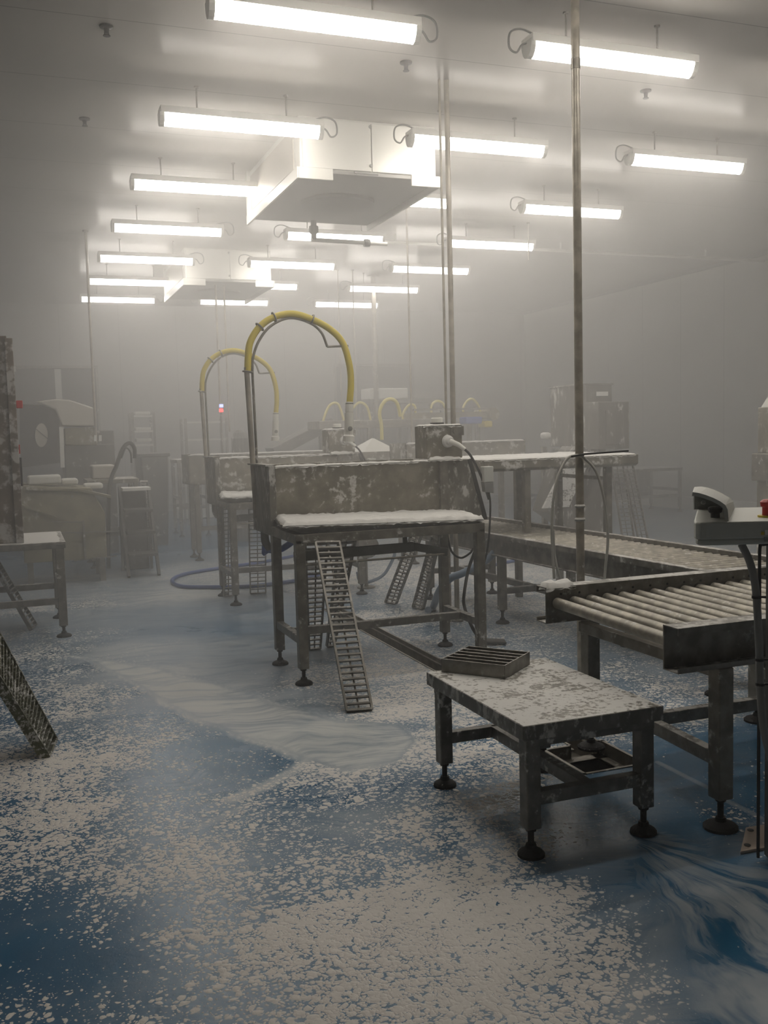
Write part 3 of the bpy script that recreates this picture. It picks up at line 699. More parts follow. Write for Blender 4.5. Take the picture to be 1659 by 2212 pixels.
# ------------------------------------------------------------------ near roller conveyor (right)
def conveyor_near():
    x0, x1, y0, y1, z = 2.27, 4.75, 2.985, 3.93, .80
    t = thing('roller_conveyor', 'roller conveyor with bare spaced rollers, nearest at the right edge', 'conveyor', ((x0+x1)/2, (y0+y1)/2, 0), 'roller conveyors')
    hgt = .17
    X0 = x0
    def rail(y, s):   # C-section side rail, flanges outward
        x0 = X0-(.045 if s < 0 else 0); m = MB(); m.box(x0, x1, y-.003, y+.003, z-hgt, z)
        m.box(x0, x1, min(y, y+s*.085), max(y, y+s*.085), z-.004, z).box(x0, x1, min(y, y+s*.085), max(y, y+s*.085), z-hgt, z-hgt+.004)
        m.box(x0, x1, y+s*.085-.002, y+s*.085+.002, z-.028, z).box(x0, x1, y+s*.085-.002, y+s*.085+.002, z-hgt, z-hgt+.02)
        r = m.build('side_rail', 'steel_top', t)
        d = MB()
        for k in range(24):
            d.lathe([(.006, 0), (.006, .002)], (x0+.08+k*.1, y-s*.003, z-.035), 8, (0, -s, 0))
        d.build('bolt_hole', 'black', r)['kind'] = 'stuff'
    rail(y0, -1); rail(y1, 1)
    x = x0+.055; k = 0
    while x < x1-.05:
        MB().tube([(x-.04, y0+.012, z-.075), (x, y1-.012, z-.075)], .026, 14).tube([(x-.04, y0+.002, z-.075), (x, y1-.002, z-.075)], .008, 8).build('roller', 'roller', t)
        x += .09
        k += 1
    for lx in (2.47, 3.47):
        for ly in (y0-.06, y1+.0):
            leg_part(t, lx+(.04 if ly > y0 else -.03), ly, .12, z-hgt, .066, .066, 'steel')
        MB().bar((lx-.03, y0-.05, .27), (lx+.04, y1, .27), .045, .055).build('stretcher', 'steel_top', t, .004)
        MB().bar((lx, y0, z-hgt-.03), (lx, y1, z-hgt-.03), .05, .05).build('cross_bearer', 'steel', t, .004)
    MB().bar((2.49, (y0+y1)/2, .27), (3.49, (y0+y1)/2, .27), .045, .055).build('stretcher', 'steel_top', t, .004)
    MB().tube(spline([(2.66, y1-.05, z-hgt-.0), (2.66, y1-.1, z-.26), (2.72, y1-.1, z-.30), (2.80, y1-.08, z-.26), (2.79, y1-.06, z-hgt)]), .009, 8).build('cable', 'black', t)
    MB().foam(x0-.0, x0+.16, y1-.01, y1+.07, z-.002, .03, 9, .012).build('foam_clump', 'foam', t)
conveyor_near()

# ------------------------------------------------------------------ long roller conveyor (behind it)
def conveyor_long():
    z = .72; ya, yb = 3.95+.35, 8.25
    def xf(y): return 3.505+(6.8-y)*.045
    wd_ = .66; hgt = .17
    t = thing('roller_conveyor', 'long roller conveyor with closely set rollers, running back into the steam', 'conveyor', (xf(6)+.3, 6, 0), 'roller conveyors')
    for o, s in ((0, -1), (wd_, 1)):
        a = Vector((xf(ya)+o, ya, 0)); b = Vector((xf(yb)+o, yb, 0)); sd = Vector((1, .045, 0)).normalized()*s
        Z = lambda q: Vector((0, 0, q))
        m = MB().bar(a+Z(z-hgt/2), b+Z(z-hgt/2), .006, hgt).bar(a+sd*.025+Z(z-.003), b+sd*.025+Z(z-.003), .05, .006).bar(a+sd*.05+Z(z-.02), b+sd*.05+Z(z-.02), .004, .036).bar(a+sd*.02+Z(z-hgt), b+sd*.02+Z(z-hgt), .04, .006)
        m.build('side_rail', 'steel_top', t)
    y = ya+.05
    while y < yb-.03:
        a = Vector((xf(y)+.01, y, z-.045)); b = Vector((xf(y)+wd_-.01, y+0.0, z-.045))
        MB().tube([a, b], .021, 10).build('roller', 'roller', t)
        y += .074
    leg_part(t, 3.94, 5.68, .11, z-hgt, .055, .06)
    for y in (4.42, 6.8, 8.1):
        for o in (.03, wd_-.0):
            leg_part(t, xf(y)+o, y, .11, z-hgt, .06, .055)
        MB().bar((xf(y), y, .26), (xf(y)+wd_, y, .26), .045, .05).build('stretcher', 'steel_top', t, .004)
        MB().bar((xf(y), y, z-hgt-.0), (xf(y)+wd_, y, z-hgt), .045, .045).build('cross_bearer', 'steel', t, .004)
    MB().bar((xf(4.42)+wd_/2, 4.42, .26), (xf(8.1)+wd_/2, 8.1, .26), .045, .05).build('stretcher', 'steel_top', t, .004)
    for o in (0, wd_):
        MB().foam(xf(6.3)+o-.03, xf(6.3)+o+.03, 6.28, 6.32, z, .004, 4, .02).build('foam_clump', 'foam', t)
conveyor_long()

# foam-topped shelf bridging the long conveyor
def bridge():
    t = thing('shelf_table', 'high foam-topped steel shelf standing astride the long roller conveyor', 'table', (4.1, 7.0, 0))
    x0, x1, y0, y1, z = 3.42, 4.86, 6.85, 7.88, 1.30
    MB().prism([(y0, z-.075), (y0+.03, z-.095), (y1-.03, z-.095), (y1, z-.075), (y1, z), (y0, z)], 0, x0, x1).build('top', 'steel_panel', t, .006)
    MB().foam(x0, x1, y0-.005, y1, z, .012, 6, .025).build('foam_blanket', 'foam', t)
    for x, y, zz in ((3.83, 6.92, .70), (4.24, 7.82, .0), (4.67, 7.82, 0.0), (4.64, 6.98, 0.0)):
        MB().box(x-.028, x+.028, y-.028, y+.028, zz, z-.09).build('leg', 'steel', t, .004)
    MB().bar((4.66, 6.98, 1.1), (4.67, 7.82, 1.1), .03, .03).build('brace', 'steel', t)
bridge()

# ------------------------------------------------------------------ poles
t = thing('service_pole', 'thick steel pole from floor to ceiling right of centre, with looped cable', 'pole', (3.13, 5.0, 0))
MB().tube([(3.13, 5, 0), (3.13, 5, ZC)], .025, 16).build('tube', 'pole', t)
MB().lathe([(.028, 0), (.028, .06)], (3.13, 5, 3.6), 16).lathe([(.06, 0), (.06, .012)], (3.13, 5, 0), 16).build('collar', 'steel', t)
for q in (1.06, .98): MB().lathe([(.026, 0), (.033, .012), (.026, .022)], (3.13, 5, q), 12).build('tape', 'light_grey_cable', t)
t = thing('cable_loop', 'light grey cable looped over and tied to the thick steel pole', 'cable', (3.13, 4.96, 1.35))
lp = [at(1197, 1250, Y=4.96), at(1192, 1140, Y=4.96), at(1200, 1050, Y=4.96), at(1222, 995, Y=4.96), at(1243, 984, Y=4.96), at(1262, 990, Y=4.96), at(1288, 1020, Y=4.96), at(1305, 1080, Y=4.96), at(1313, 1160, Y=4.96), at(1308, 1225, Y=4.96), at(1305, 1260, Y=4.96)]
MB().tube(spline(lp), .0085, 8).build('loop', 'light_grey_cable', t)
lp = [at(1195, 1145, Y=4.97), at(1197, 1190, Y=4.97), at(1203, 1225, Y=4.95), at(1210, 1250, Y=4.94)]
MB().tube(spline(lp), .008, 8).build('cable_end', 'light_grey_cable', t)
t = thing('cable_tie', 'black cable tie strapped round the thick pole, long tail pointing right', 'cable tie', (3.13, 4.96, 1.36))
MB().tube([at(1234, 986, Y=4.95), at(1240, 985, Y=4.945), at(1262, 981, Y=4.945), at(1300, 978, Y=4.945), at(1357, 974, Y=4.945)], .006, 8).build('strap', 'black', t)
MB().lathe([(.028, -.008), (.028, .008)], (3.13, 5.0, at(1250, 984, Y=4.97).z), 16).build('band', 'black', t)
t = thing('service_pole', 'thick steel pole left of the other, behind the central control box', 'pole', (3.255, 7.05, 0))
MB().tube([(3.255, 7.05, 0), (3.255, 7.05, ZC)], .021, 16).build('tube', 'pole', t)
MB().lathe([(.05, 0), (.05, .012)], (3.255, 7.05, 0), 14).build('collar', 'steel', t)
t = thing('conduit', 'thin steel conduit running beside the left thick pole', 'pipe', (3.195, 7.05, 0))
MB().tube([(3.195, 7.05, 0), (3.195, 7.05, ZC)], .010, 10).build('tube', 'pole', t)
def drop(label, px, py, Y, r, zend, name='conduit', cat='pipe', mat='pole'):
    p = at(px, py, Y=Y)
    t = thing(name, label, cat, (p.x, p.y, ZC))
    MB().tube([(p.x, p.y, ZC), (p.x, p.y, zend)], r, 8).build('tube', mat, t)
    MB().lathe([(r*2.4, 0), (r*2.4, -.02)], (p.x, p.y, ZC), 10).build('ceiling_flange', 'steel', t)
drop('thin conduit dropping from ceiling to the hooded machine at far left', 200, 800, 13.3, .016, 1.5)
drop('thin conduit hanging left of the two tall poles, behind them', 884, 700, 11.0, .012, 1.2)
drop('thin conduit crossing the farthest right-row lamp, left of a pair', 731, 640, 15.5, .010, 1.5)
drop('thin conduit crossing the farthest right-row lamp, right of a pair', 763, 640, 15.5, .010, 1.5)
drop('pale broad duct crossing the right-row lamps far back', 807, 640, 16.0, .045, 1.4, 'duct', 'duct', 'steel')
drop('thin pipe going down to the signal beacon, left of two', 472, 780, 14.5, .016, 1.9)
drop('thin pipe beside the signal beacon drop, right of two', 490, 780, 14.5, .014, 1.6)
drop('thin conduit hanging just left of the thick right pole', 1141, 480, 11.5, .008, 3.75)

# ------------------------------------------------------------------ control console at the right edge
def console():
    """a skewed casing: its front runs across the view, its left side runs away from the camera"""
    d0, d1 = 3.08, 3.58
    def P(x, y, d=d0): return (FW + RT*((x-W/2)/FPX) - UP*((y-H/2)/FPX))*d + Vector((0, 0, HC))
    t = thing('control_console', 'grey control console with hooded left end and red stop button', 'control panel', (2.55, 2.6, 0))
    zt, zb = P(1575, 1127).z, P(1575, 1179).z
    deck = lambda x, d, z: Vector((P(x, 1127, d).x, P(x, 1127, d).y, z))
    plan = [(1499, d0+.10), (1499, d0+.05), (1503, d0+.02), (1512, d0+.004), (1526, d0), (1700, d0), (1735, d1), (1506, d1)]
    def slabm(plan, z0, z1):
        n = len(plan); vs = [deck(x, d, z0) for x, d in plan]+[deck(x, d, z1) for x, d in plan]
        return MB().add(vs, [tuple(range(n-1, -1, -1)), tuple(range(n, 2*n))]+[(i, (i+1) % n, n+(i+1) % n, n+i) for i in range(n)])
    slabm(plan, zb+.02, zt).build('casing', 'grey_box', t, .006)
    slabm([(x+(4 if x < 1600 else 0), d+(.008 if d < d0+.2 else 0)) for x, d in plan], zb, zb+.02).build('casing_base', 'grey_box', t, .006)
    fr = [(1496, 1063), (1510, 1065), (1524, 1069), (1540, 1075), (1556, 1083), (1567, 1091), (1572, 1101), (1574, 1127)]
    bk = [(1500, 1052), (1514, 1051), (1528, 1053), (1543, 1058), (1560, 1066), (1576, 1075), (1584, 1083), (1587, 1094)]
    f = [P(x, y, d0+.015) for x, y in fr]; b = [P(x, y, d1-.01) for x, y in bk]; f[-1].z = b[-1].z = zt
    m = MB()
    for i in range(len(f)-1):
        q = [f[i], f[i+1], b[i+1], b[i]]; n = (q[1]-q[0]).cross(q[3]-q[0]).normalized()
        if n.z > 0 or (abs(n.z) < .2 and n.dot(RT) > 0): n = -n
        m.add(q+[p+n*.012 for p in q], [(0, 1, 2, 3), (7, 6, 5, 4), (0, 4, 5, 1), (1, 5, 6, 2), (2, 6, 7, 3), (3, 7, 4, 0)])
    m.build('hood', 'grey_box', t)
    bb = [p+(f[i]-p)*.06-Vector((0, 0, .006)) for i, p in enumerate(b)]
    low = [Vector((p.x, p.y, zt)) for p in (bb[0], bb[-1])]
    ring = [low[0], low[1]]+bb[::-1][1:]
    n = len(ring); off = Vector((FW.x, FW.y, 0)).normalized()*.012
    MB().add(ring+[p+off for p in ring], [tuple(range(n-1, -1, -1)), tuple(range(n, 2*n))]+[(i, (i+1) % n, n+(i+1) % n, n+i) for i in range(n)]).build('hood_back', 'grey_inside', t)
    k = deck(1545, d0+.15, zt)
    MB().lathe([(.015, 0), (.015, .014), (.021, .018), (.024, .032), (.016, .037)], k, 16).build('knob', 'black', t)
    MB().lathe([(.0085, 0), (.0085, .003)], P(1519, 1085, d1-.05), 16, -FW).build('indicator', 'label_white', t)
    c = deck(1660, d0+.12, zt)
    MB().lathe([(.034, 0), (.034, .006)], c, 22).build('yellow_disc', 'yellow_ring', t)
    MB().lathe([(.020, .006), (.020, .032), (.025, .036), (.027, .05), (.018, .058)], c, 20).build('stop_button', 'red', t)
    rt = Vector((RT.x, RT.y, 0)).normalized(); nf = -Vector((FW.x, FW.y, 0)).normalized()
    def sticker(x, y, w, h, mat, nm):
        a = P(x, y, d0)+nf*.002; MB().bar(a-rt*w/2, a+rt*w/2, .002, h).build(nm, mat, t)
    sticker(1647, 1152, .010, .010, 'yellow_ring', 'yellow_mark'); sticker(1658, 1150, .018, .016, 'label_white', 'sticker'); sticker(1658, 1165, .022, .014, 'grey_cable', 'sticker')
    # post with bent rod, and the base plate it stands on
    p0 = P(1650, 1200, d0+.25); ps = Vector((p0.x, p0.y, 0))+rt*.048
    MB().bar(ps+Vector((0, 0, .012)), ps+Vector((0, 0, zb)), .06, .06, (rt.x, rt.y, 0)).build('post', 'darkmach', t, .004)
    a = ps-rt*.062
    MB().tube(spline([ps-rt*.02+Vector((0, 0, zb-.03)), a+rt*.012+Vector((0, 0, zb-.03)), a+Vector((0, 0, zb-.045)), a+Vector((0, 0, zb-.2)), a+Vector((0, 0, .5)), a+Vector((0, 0, .015))], 4), .006, 8).build('rod', 'black', t)
    q = [at(1599, 1846, z=0), at(1611, 1793, z=0)]; u = Vector((.25, -.02, 0)); z = Vector((0, 0, .012))
    b4 = [q[0], q[0]+u, q[1]+u, q[1]]
    MB().hexa(b4+[p+z for p in b4]).build('base_plate', 'plate', t, .003)
    for s, w in ((.10, .82), (.10, .2)): MB().lathe([(.012, 0), (.012, .002)], q[0].lerp(q[1], w)+u*s+z, 14).build('bolt_hole', 'black', t)
    e = d0+.04
    hz_ = [P(1602, 1176, e), P(1620, 1215, e), P(1631, 1262, e), P(1636, 1320, e), P(1640, 1400, e), P(1642, 1480, e), P(1649, 1570, e), P(1665, 1640, e+.1)]
    MB().tube(spline(hz_), .0125, 10).build('cable_sleeve', 'grey_cable', t)
    for yy, xx in ((1290, 1634), (1425, 1641), (1478, 1642)):
        p = P(xx, yy, e); MB().lathe([(.015, -.004), (.015, .004)], p, 12).bar(p, p+rt*.03, .006, .006).build('tie', 'black', t)
console()

# ------------------------------------------------------------------ machines at the right
def depositor():
    t = thing('feed_machine', 'tall box-shaped feed machine with sloping chute behind the long conveyor', 'machine', (6.4, 10.3, 0))
    def P(x, y, Y=10.0): p = at(x, y, Y=Y); return p.x, p.z
    MB().box(6.36, 6.72, 10.0, 10.83, 1.30, 2.03).box(6.345, 6.735, 9.985, 10.85, 2.03, 2.05).build('hopper_box', 'drab_panel', t, .005)
    MB().box(6.27, 6.69, 9.6, 9.9, 1.27, 1.82).build('control_cabinet', 'drab_panel', t, .012)
    MB().box(6.36, 6.60, 9.588, 9.6, 1.32, 1.72).build('cabinet_door', 'drab_panel', t, .004)
    MB().box(6.50, 6.66, 9.99, 10.0, 1.90, 1.95).build('scrawl_plate', 'foam', t)
    MB().prism([(5.78, .55), (6.15, .30), (6.60, 1.25), (6.2, 1.31), (6.0, 1.10)], 1, 9.95, 10.3).build('chute', 'drab_panel', t, .005)
    MB().add([(5.70, 9.9, .60), (6.05, 9.9, .60), (6.40, 9.9, 1.25), (6.10, 9.9, 1.25), (5.70, 9.94, .60), (6.05, 9.94, .60), (6.40, 9.94, 1.25), (6.10, 9.94, 1.25)], [(0, 1, 2, 3), (7, 6, 5, 4), (0, 4, 5, 1), (1, 5, 6, 2), (2, 6, 7, 3), (3, 7, 4, 0)]).build('chute_foam', 'bench_top', t)
    MB().box(6.15, 6.6, 9.95, 10.4, 0, 1.27).build('pedestal', 'drab_panel', t, .006)
    for x in (6.2, 6.68):
        MB().box(x-.03, x+.03, 10.7, 10.76, 0, 1.30).build('leg', 'steel', t)
depositor()
grating('upright drain grating at the right end of the high shelf, left of two', (6.62, 9.6, .01), (6.78, 9.6, .01), (6.52, 9.75, 1.2), (6.68, 9.75, 1.2), 26)
grating('upright drain grating at the right end of the high shelf, right of two', (6.86, 9.62, .01), (6.99, 9.62, .01), (6.70, 9.8, 1.2), (6.84, 9.8, 1.2), 26)
def side_machine():
    t = thing('column_machine', 'grey column-shaped machine housing at the right edge behind the console', 'machine', (7.55, 7.8, 0))
    MB().box(7.21, 7.9, 7.5, 8.1, 0, .95).build('base', 'steel_panel', t, .008)
    MB().box(7.17, 7.94, 7.46, 8.14, .93, 1.22).build('collar', 'steel', t, .015)
    MB().box(7.22, 7.9, 7.5, 8.1, 1.22, 1.69).build('upper_housing', 'steel_panel', t, .008)
    MB().prism([(7.24, 1.69), (7.9, 1.69), (7.85, 1.95), (7.45, 1.95)], 1, 7.52, 8.08).build('sloped_lid', 'white', t, .006)
side_machine()

def simple_table(name, label, x0, x1, y0, y1, z, group=None, top='steel_panel', shelf=None, leg=.05, foam=True, panel=False, cat='table'):
    t = thing(name, label, cat, ((x0+x1)/2, (y0+y1)/2, 0), group)
    MB().box(x0, x1, y0, y1, z-.05, z).build('tabletop', top, t, .004)
    i = leg*.7
    for x in (x0+i, x1-i):
        for y in (y0+i, y1-i): leg_part(t, x, y, .09, z-.05, leg, leg*.9)
    for y in (y0+i, y1-i): MB().bar((x0+i, y, z*.38), (x1-i, y, z*.38), .04, .05).build('stretcher', 'steel_top', t)
    for x in (x0+i, x1-i): MB().bar((x, y0+i, z*.5), (x, y1-i, z*.5), .04, .05).build('stretcher', 'steel_top', t)
    if foam: MB().foam(x0, x1, y0, y1, z, .006, 2, .05).build('foam_blanket', 'foam', t)
    if panel: MB().box(x0+.1, x1-.1, y1-.1, y1-.08, .2, z-.05).build('back_panel', 'steel', t)
    return t
simple_table('side_table', 'low pale table by the right wall, faint in the steam', 9.75, 10.85, 14.0, 14.9, .78, panel=True)

# ------------------------------------------------------------------ left side
simple_table('machine_stand', 'foam-topped steel stand at the left edge carrying a tall cabinet', -1.3, .31, 7.92, 8.88, .755, top='steel_top', leg=.065)
def cabinet():
    t = thing('tall_cabinet', 'tall rust-stained steel cabinet at the left edge with red button', 'cabinet', (-.5, 8.3, .762))
    MB().box(-1.0, -.035, 8.0, 8.7, .762, 2.35).build('body', 'rust_panel', t, .006)
    MB().box(-.05, .008, 7.97, 8.03, .762, 2.33).build('door_edge', 'rust_panel', t, .004)
    MB().box(-.035, -.005, 8.03, 8.7, .78, 2.30).build('side_cover', 'rust_panel', t, .004)
    MB().box(.008, .055, 8.03, 8.07, 1.80, 1.86).build('red_button', 'red', t, .006)
    MB().box(.006, .02, 8.0, 8.03, 2.08, 2.12).build('white_tag', 'label_white', t)
    MB().box(.004, .018, 8.0, 8.03, 1.45, 1.52).build('red_tag', 'red', t)
    MB().box(.006, .024, 8.0, 8.03, 1.20, 1.42).build('hinge', 'black', t)
cabinet()
grating('drain grating leaning slantwise under the cabinet stand at left', (.02, 8.35, .01), (.06, 8.55, .01), (-.28, 8.35, .66), (-.25, 8.55, .66), 20)
simple_table('side_bench', 'steel bench mostly outside the left edge, grating leaning against it', -1.15, -.40, 4.6, 5.5, .80, foam=False)

def hopper_machine():
    t = thing('hopper_machine', 'olive-tinged hopper machine behind the cabinet stand, white slabs on its rim', 'machine', (.45, 11.2, 0))
    MB().prism([(.0, .25), (.85, .25), (.85, .75), (.72, 1.02), (.0, 1.08)], 1, 10.9, 11.6).build('hopper', 'ochre', t, .01)
    MB().prism([(.06, 1.06), (.6, 1.02), (.92, .93), (.92, .90), (.6, .99), (.06, 1.03)], 1, 10.85, 11.0).build('rim_plate', 'ochre', t, .004)
    MB().lathe([(.012, 0), (.012, .02)], (.52, 10.9, .94), 10, (0, -1, 0)).build('bolt', 'grey_cable', t)
    for x in (.06, .8):
        for y in (10.95, 11.55): MB().box(x-.03, x+.03, y-.03, y+.03, 0, .3).build('leg', 'steel', t)
    MB().bar((.0, 10.87, .88), (.35, 10.87, .72), .05, .02).build('cross_brace', 'ochre', t)
    MB().bar((.3, 10.86, .56), (.9, 10.86, .54), .02, .012).bar((.62, 10.86, .25), (.62, 10.86, .68), .012, .02).bar((.3, 10.86, .68), (.62, 10.86, .66), .012, .012).bar((.5, 10.86, .25), (.95, 10.86, .27), .02, .012).build('guard_frame', 'steel', t)
hopper_machine()
def slab(label, x0, x1, y0, y1, z0, z1, name='white_slab', mat='white_plastic', cat='slab', b=.02):
    o = MB().box(x0, x1, y0, y1, z0, z1)
    r = o.build(name, mat, None, b, ((x0+x1)/2, (y0+y1)/2, z0)); tag(r, label, cat); return r
slab('white block lying on the hopper machine rim at far left', .08, .42, 11.0, 11.3, 1.075, 1.17)
slab('smaller white block on the hopper machine, right of the larger one', .43, .60, 11.1, 11.4, 1.055, 1.12)
slab('flat white cushion-like block on the right slope of the hopper machine', .66, .86, 11.1, 11.3, 1.0, 1.06)

def hood_machine():
    t = thing('hooded_machine', 'large machine with pale sloping hood before the dark doorway at far left', 'machine', (.9, 13.6, 0))
    P = lambda x, y: (lambda p: (p.x, p.z))(at(x, y, Y=13.3))
    MB().prism([P(75, 868), P(120, 862), P(150, 864), P(205, 882), P(208, 920), P(135, 920), P(120, 884), P(90, 872)], 1, 13.3, 14.2).build('hood', 'beige', t, .02)
    MB().prism([P(42, 872), P(130, 876), P(132, 1000), P(45, 1010)], 1, 13.45, 13.5).build('dark_panel', 'dark', t)
    q = [P(90+14*math.cos(a), 940+26*math.sin(a)) for a in [2*math.pi*k/20 for k in range(20)]]
    MB().prism(q, 1, 13.43, 13.455).build('oval_window', 'beige', t)
    MB().bar(at(78, 927, Y=13.42), at(106, 950, Y=13.42), .02, .01).build('window_bar', 'dark', t)
    MB().prism([P(128, 922), P(137, 922), P(140, 1010), P(131, 1010)], 1, 13.3, 13.36).build('post', 'white', t)
    MB().prism([P(140, 925), P(208, 922), P(212, 962), P(142, 962)], 1, 13.4, 14.1).build('front_plate', 'ochre', t, .01)
    MB().box(P(140, 960)[0], P(250, 960)[0], 13.5, 14.4, 0.0, P(140, 962)[1]).build('base', 'darkmach', t, .01)
    MB().box(P(205, 960)[0], P(252, 960)[0], 13.6, 14.2, P(205, 962)[1]-.1, P(205, 930)[1]).build('side_box', 'darkmach', t, .01)
    for a, b in ((203, 208), (213, 219)):
        MB().prism([P(a, 940), P(b, 940), P(b, 953), P(a, 953)], 1, 13.25, 13.3).build('white_latch', 'label_white', t)
hood_machine()
simple_table('packing_table', 'dark table behind the hopper machine with a white crate on it', .75, 1.35, 12.0, 12.7, 1.06, foam=False)
slab('white crate on the dark table left of the black hose', .82, 1.09, 12.1, 12.5, 1.062, 1.23, 'crate', 'beige', 'crate')
def steps():
    t = thing('step_stand', 'steel step stand with white top plate in front of the dark bin', 'steps', (1.3, 11.5, 0))
    for k, z in enumerate((.98, .74, .5, .26)):
        MB().box(1.09-.0, 1.40, 11.3-.12*k, 11.62-.12*k, z-.03, z).build('tread', 'white' if k == 0 else 'darkmach', t)
    MB().box(1.10, 1.39, 11.66, 12.0, 0, .93).build('body', 'darkmach', t, .01)
    for x in (1.08, 1.41): MB().bar((x, 11.6, .98), (x, 11.0, 0), .03, .08).bar((x, 11.6, .98), (x, 11.65, 0), .03, .05).build('side_frame', 'darkmach', t)
steps()
t = thing('black_hose', 'black hose arching over the step stand at left', 'hose', (1.2, 11.8, 0))
hp = [at(228, 1110, Y=11.8), at(236, 1060, Y=11.8), at(252, 1005, Y=11.8), at(266, 968, Y=11.8), at(280, 957, Y=11.8), at(290, 968, Y=11.8), at(291, 990, Y=11.8)]
hp[0].z = .02
MB().tube(spline(hp), .024, 10).build('hose', 'black', t)
MB().tube(spline([at(262, 990, Y=11.78), at(272, 968, Y=11.78), at(282, 978, Y=11.78), at(284, 1000, Y=11.78)]), .01, 8).build('thin_hose', 'black', t)
grating('faint drain grating leaning right of the step stand at left', at(318, 1185, z=.01), at(332, 1185, z=.01), at(303, 1040, Y=12.6), at(318, 1040, Y=12.6), 26)
def bin_():
    x0, x1 = at(305, 1020, Y=14).x, at(366, 1020, Y=14).x
    t = thing('waste_bin', 'dark bulky bin right of the step stand', 'bin', ((x0+x1)/2, 14.4, 0))
    MB().add([(x0+.05, 14.05, .0), (x1-.05, 14.05, .0), (x1-.05, 14.75, .0), (x0+.05, 14.75, .0), (x0, 14, 1.3), (x1, 14, 1.3), (x1, 14.8, 1.3), (x0, 14.8, 1.3)],
             [(3, 2, 1, 0), (4, 5, 6, 7), (0, 1, 5, 4), (1, 2, 6, 5), (2, 3, 7, 6), (3, 0, 4, 7)]).build('body', 'darkmach', t, .02)
    MB().box(x0-.02, x1+.02, 13.98, 14.82, 1.27, 1.32).build('rim', 'darkmach', t, .01)
bin_()
def rack(label, px0, px1, Y, tops, d=.5):
    x0, x1 = at(px0, 940, Y=Y).x, at(px1, 940, Y=Y).x
    t = thing('shelf_rack', label, 'rack', ((x0+x1)/2, Y+d/2, 0), 'racks at the back wall')
    zm = at(px0, tops[0], Y=Y).z
    for x in (x0, x1):
        for y in (Y, Y+d): MB().box(x-.02, x+.02, y-.02, y+.02, 0, zm+.05).build('upright', 'steel', t)
    for py in tops:
        z = at((px0+px1)/2, py, Y=Y).z
        MB().box(x0, x1, Y, Y+d, z-.03, z).build('shelf', 'white', t)
    return t, x0, x1
t, x0, x1 = rack('shelf rack with small trays at the back wall, above the dark bin', 288, 334, 18.3, (897, 930, 960, 985))
for k, py in enumerate((892, 926, 950)):
    z = at(310, py+4, Y=18.3).z
    slab('shallow white tray on the %s shelf of the rack' % ('top', 'second', 'third')[k], x0+.05, x1-.05, 18.35, 18.7, z, z+.06, 'tray', 'white_plastic', 'tray')
rack('wide shelf rack at the back, under the signal beacon', 402, 490, 17.2, (910, 948, 985))
t = thing('signal_beacon', 'small signal beacon glowing blue over red at the back', 'beacon', tuple(at(478, 900, Y=14.5)))
b = at(478, 905, Y=14.5)
MB().tube([(b.x, b.y, 0), (b.x, b.y, b.z+.15)], .015, 8).build('pole', 'steel', t)
MB().lathe([(.03, 0), (.03, .05)], at(478, 890, Y=14.5), 10).build('red_lens', 'beacon_red', t)
MB().lathe([(.03, 0), (.03, .045)], at(478, 880, Y=14.5), 10).build('blue_lens', 'beacon_blue', t)
simple_table('back_table', 'pale-topped table far back, left of the second work table', at(382, 995, Y=15).x, at(450, 995, Y=15).x, 15.0, 15.7, at(400, 993, Y=15).z, foam=True)
slab('long white tub on the floor at the back, left of the second table', 2.75, 3.40, 18.2, 18.8, 0, .2, 'tub', 'white_plastic', 'tub')
for k, (a, b_, lab) in enumerate(((508, 530, 'dark squat canister behind the hose riser of the second table'),)):
    c = at((a+b_)/2, 960, Y=14)
    t = thing('canister', lab, 'canister', (c.x, 14, 0))
    MB().lathe([(.13, 0), (.13, 1.5), (.09, 1.58), (.05, 1.62)], (c.x, 14, 0), 16).build('body', 'darkmach', t)

# ------------------------------------------------------------------ centre back: third line with hoses
def trough_line(label, x0, x1, y, z0, z1, mat='steel_panel'):
    t = thing('trough', label, 'trough', ((x0+x1)/2, y+.25, 0))
    MB().box(x0, x1, y, y+.012, z0, z1).box(x0, x1, y+.5, y+.512, z0, z1).box(x0, x0+.012, y, y+.51, z0, z1).box(x1-.012, x1, y, y+.51, z0, z1).box(x0, x1, y, y+.51, z0, z0+.012).build('basin', mat, t)
    MB().foam(x0, x1, y-.02, y+.03, z1, .01, 7, .04).build('foam_rim', 'foam', t)
    for x in (x0+.1, x1-.1):
        for yy in (y+.05, y+.45): leg_part(t, x, yy, .1, z0, .06)
    MB().bar((x0+.1, y+.05, .4), (x1-.1, y+.05, .4), .045, .05).build('stretcher', 'steel', t)
    return t
trough_line('long steel trough behind the second table, only its pale rim showing', 1.95, 3.85, 12.0, .95, 1.32)
trough_line('steel trough with foamy rim behind the high shelf', 4.15, 5.7, 10.3, 1.17, 1.40)
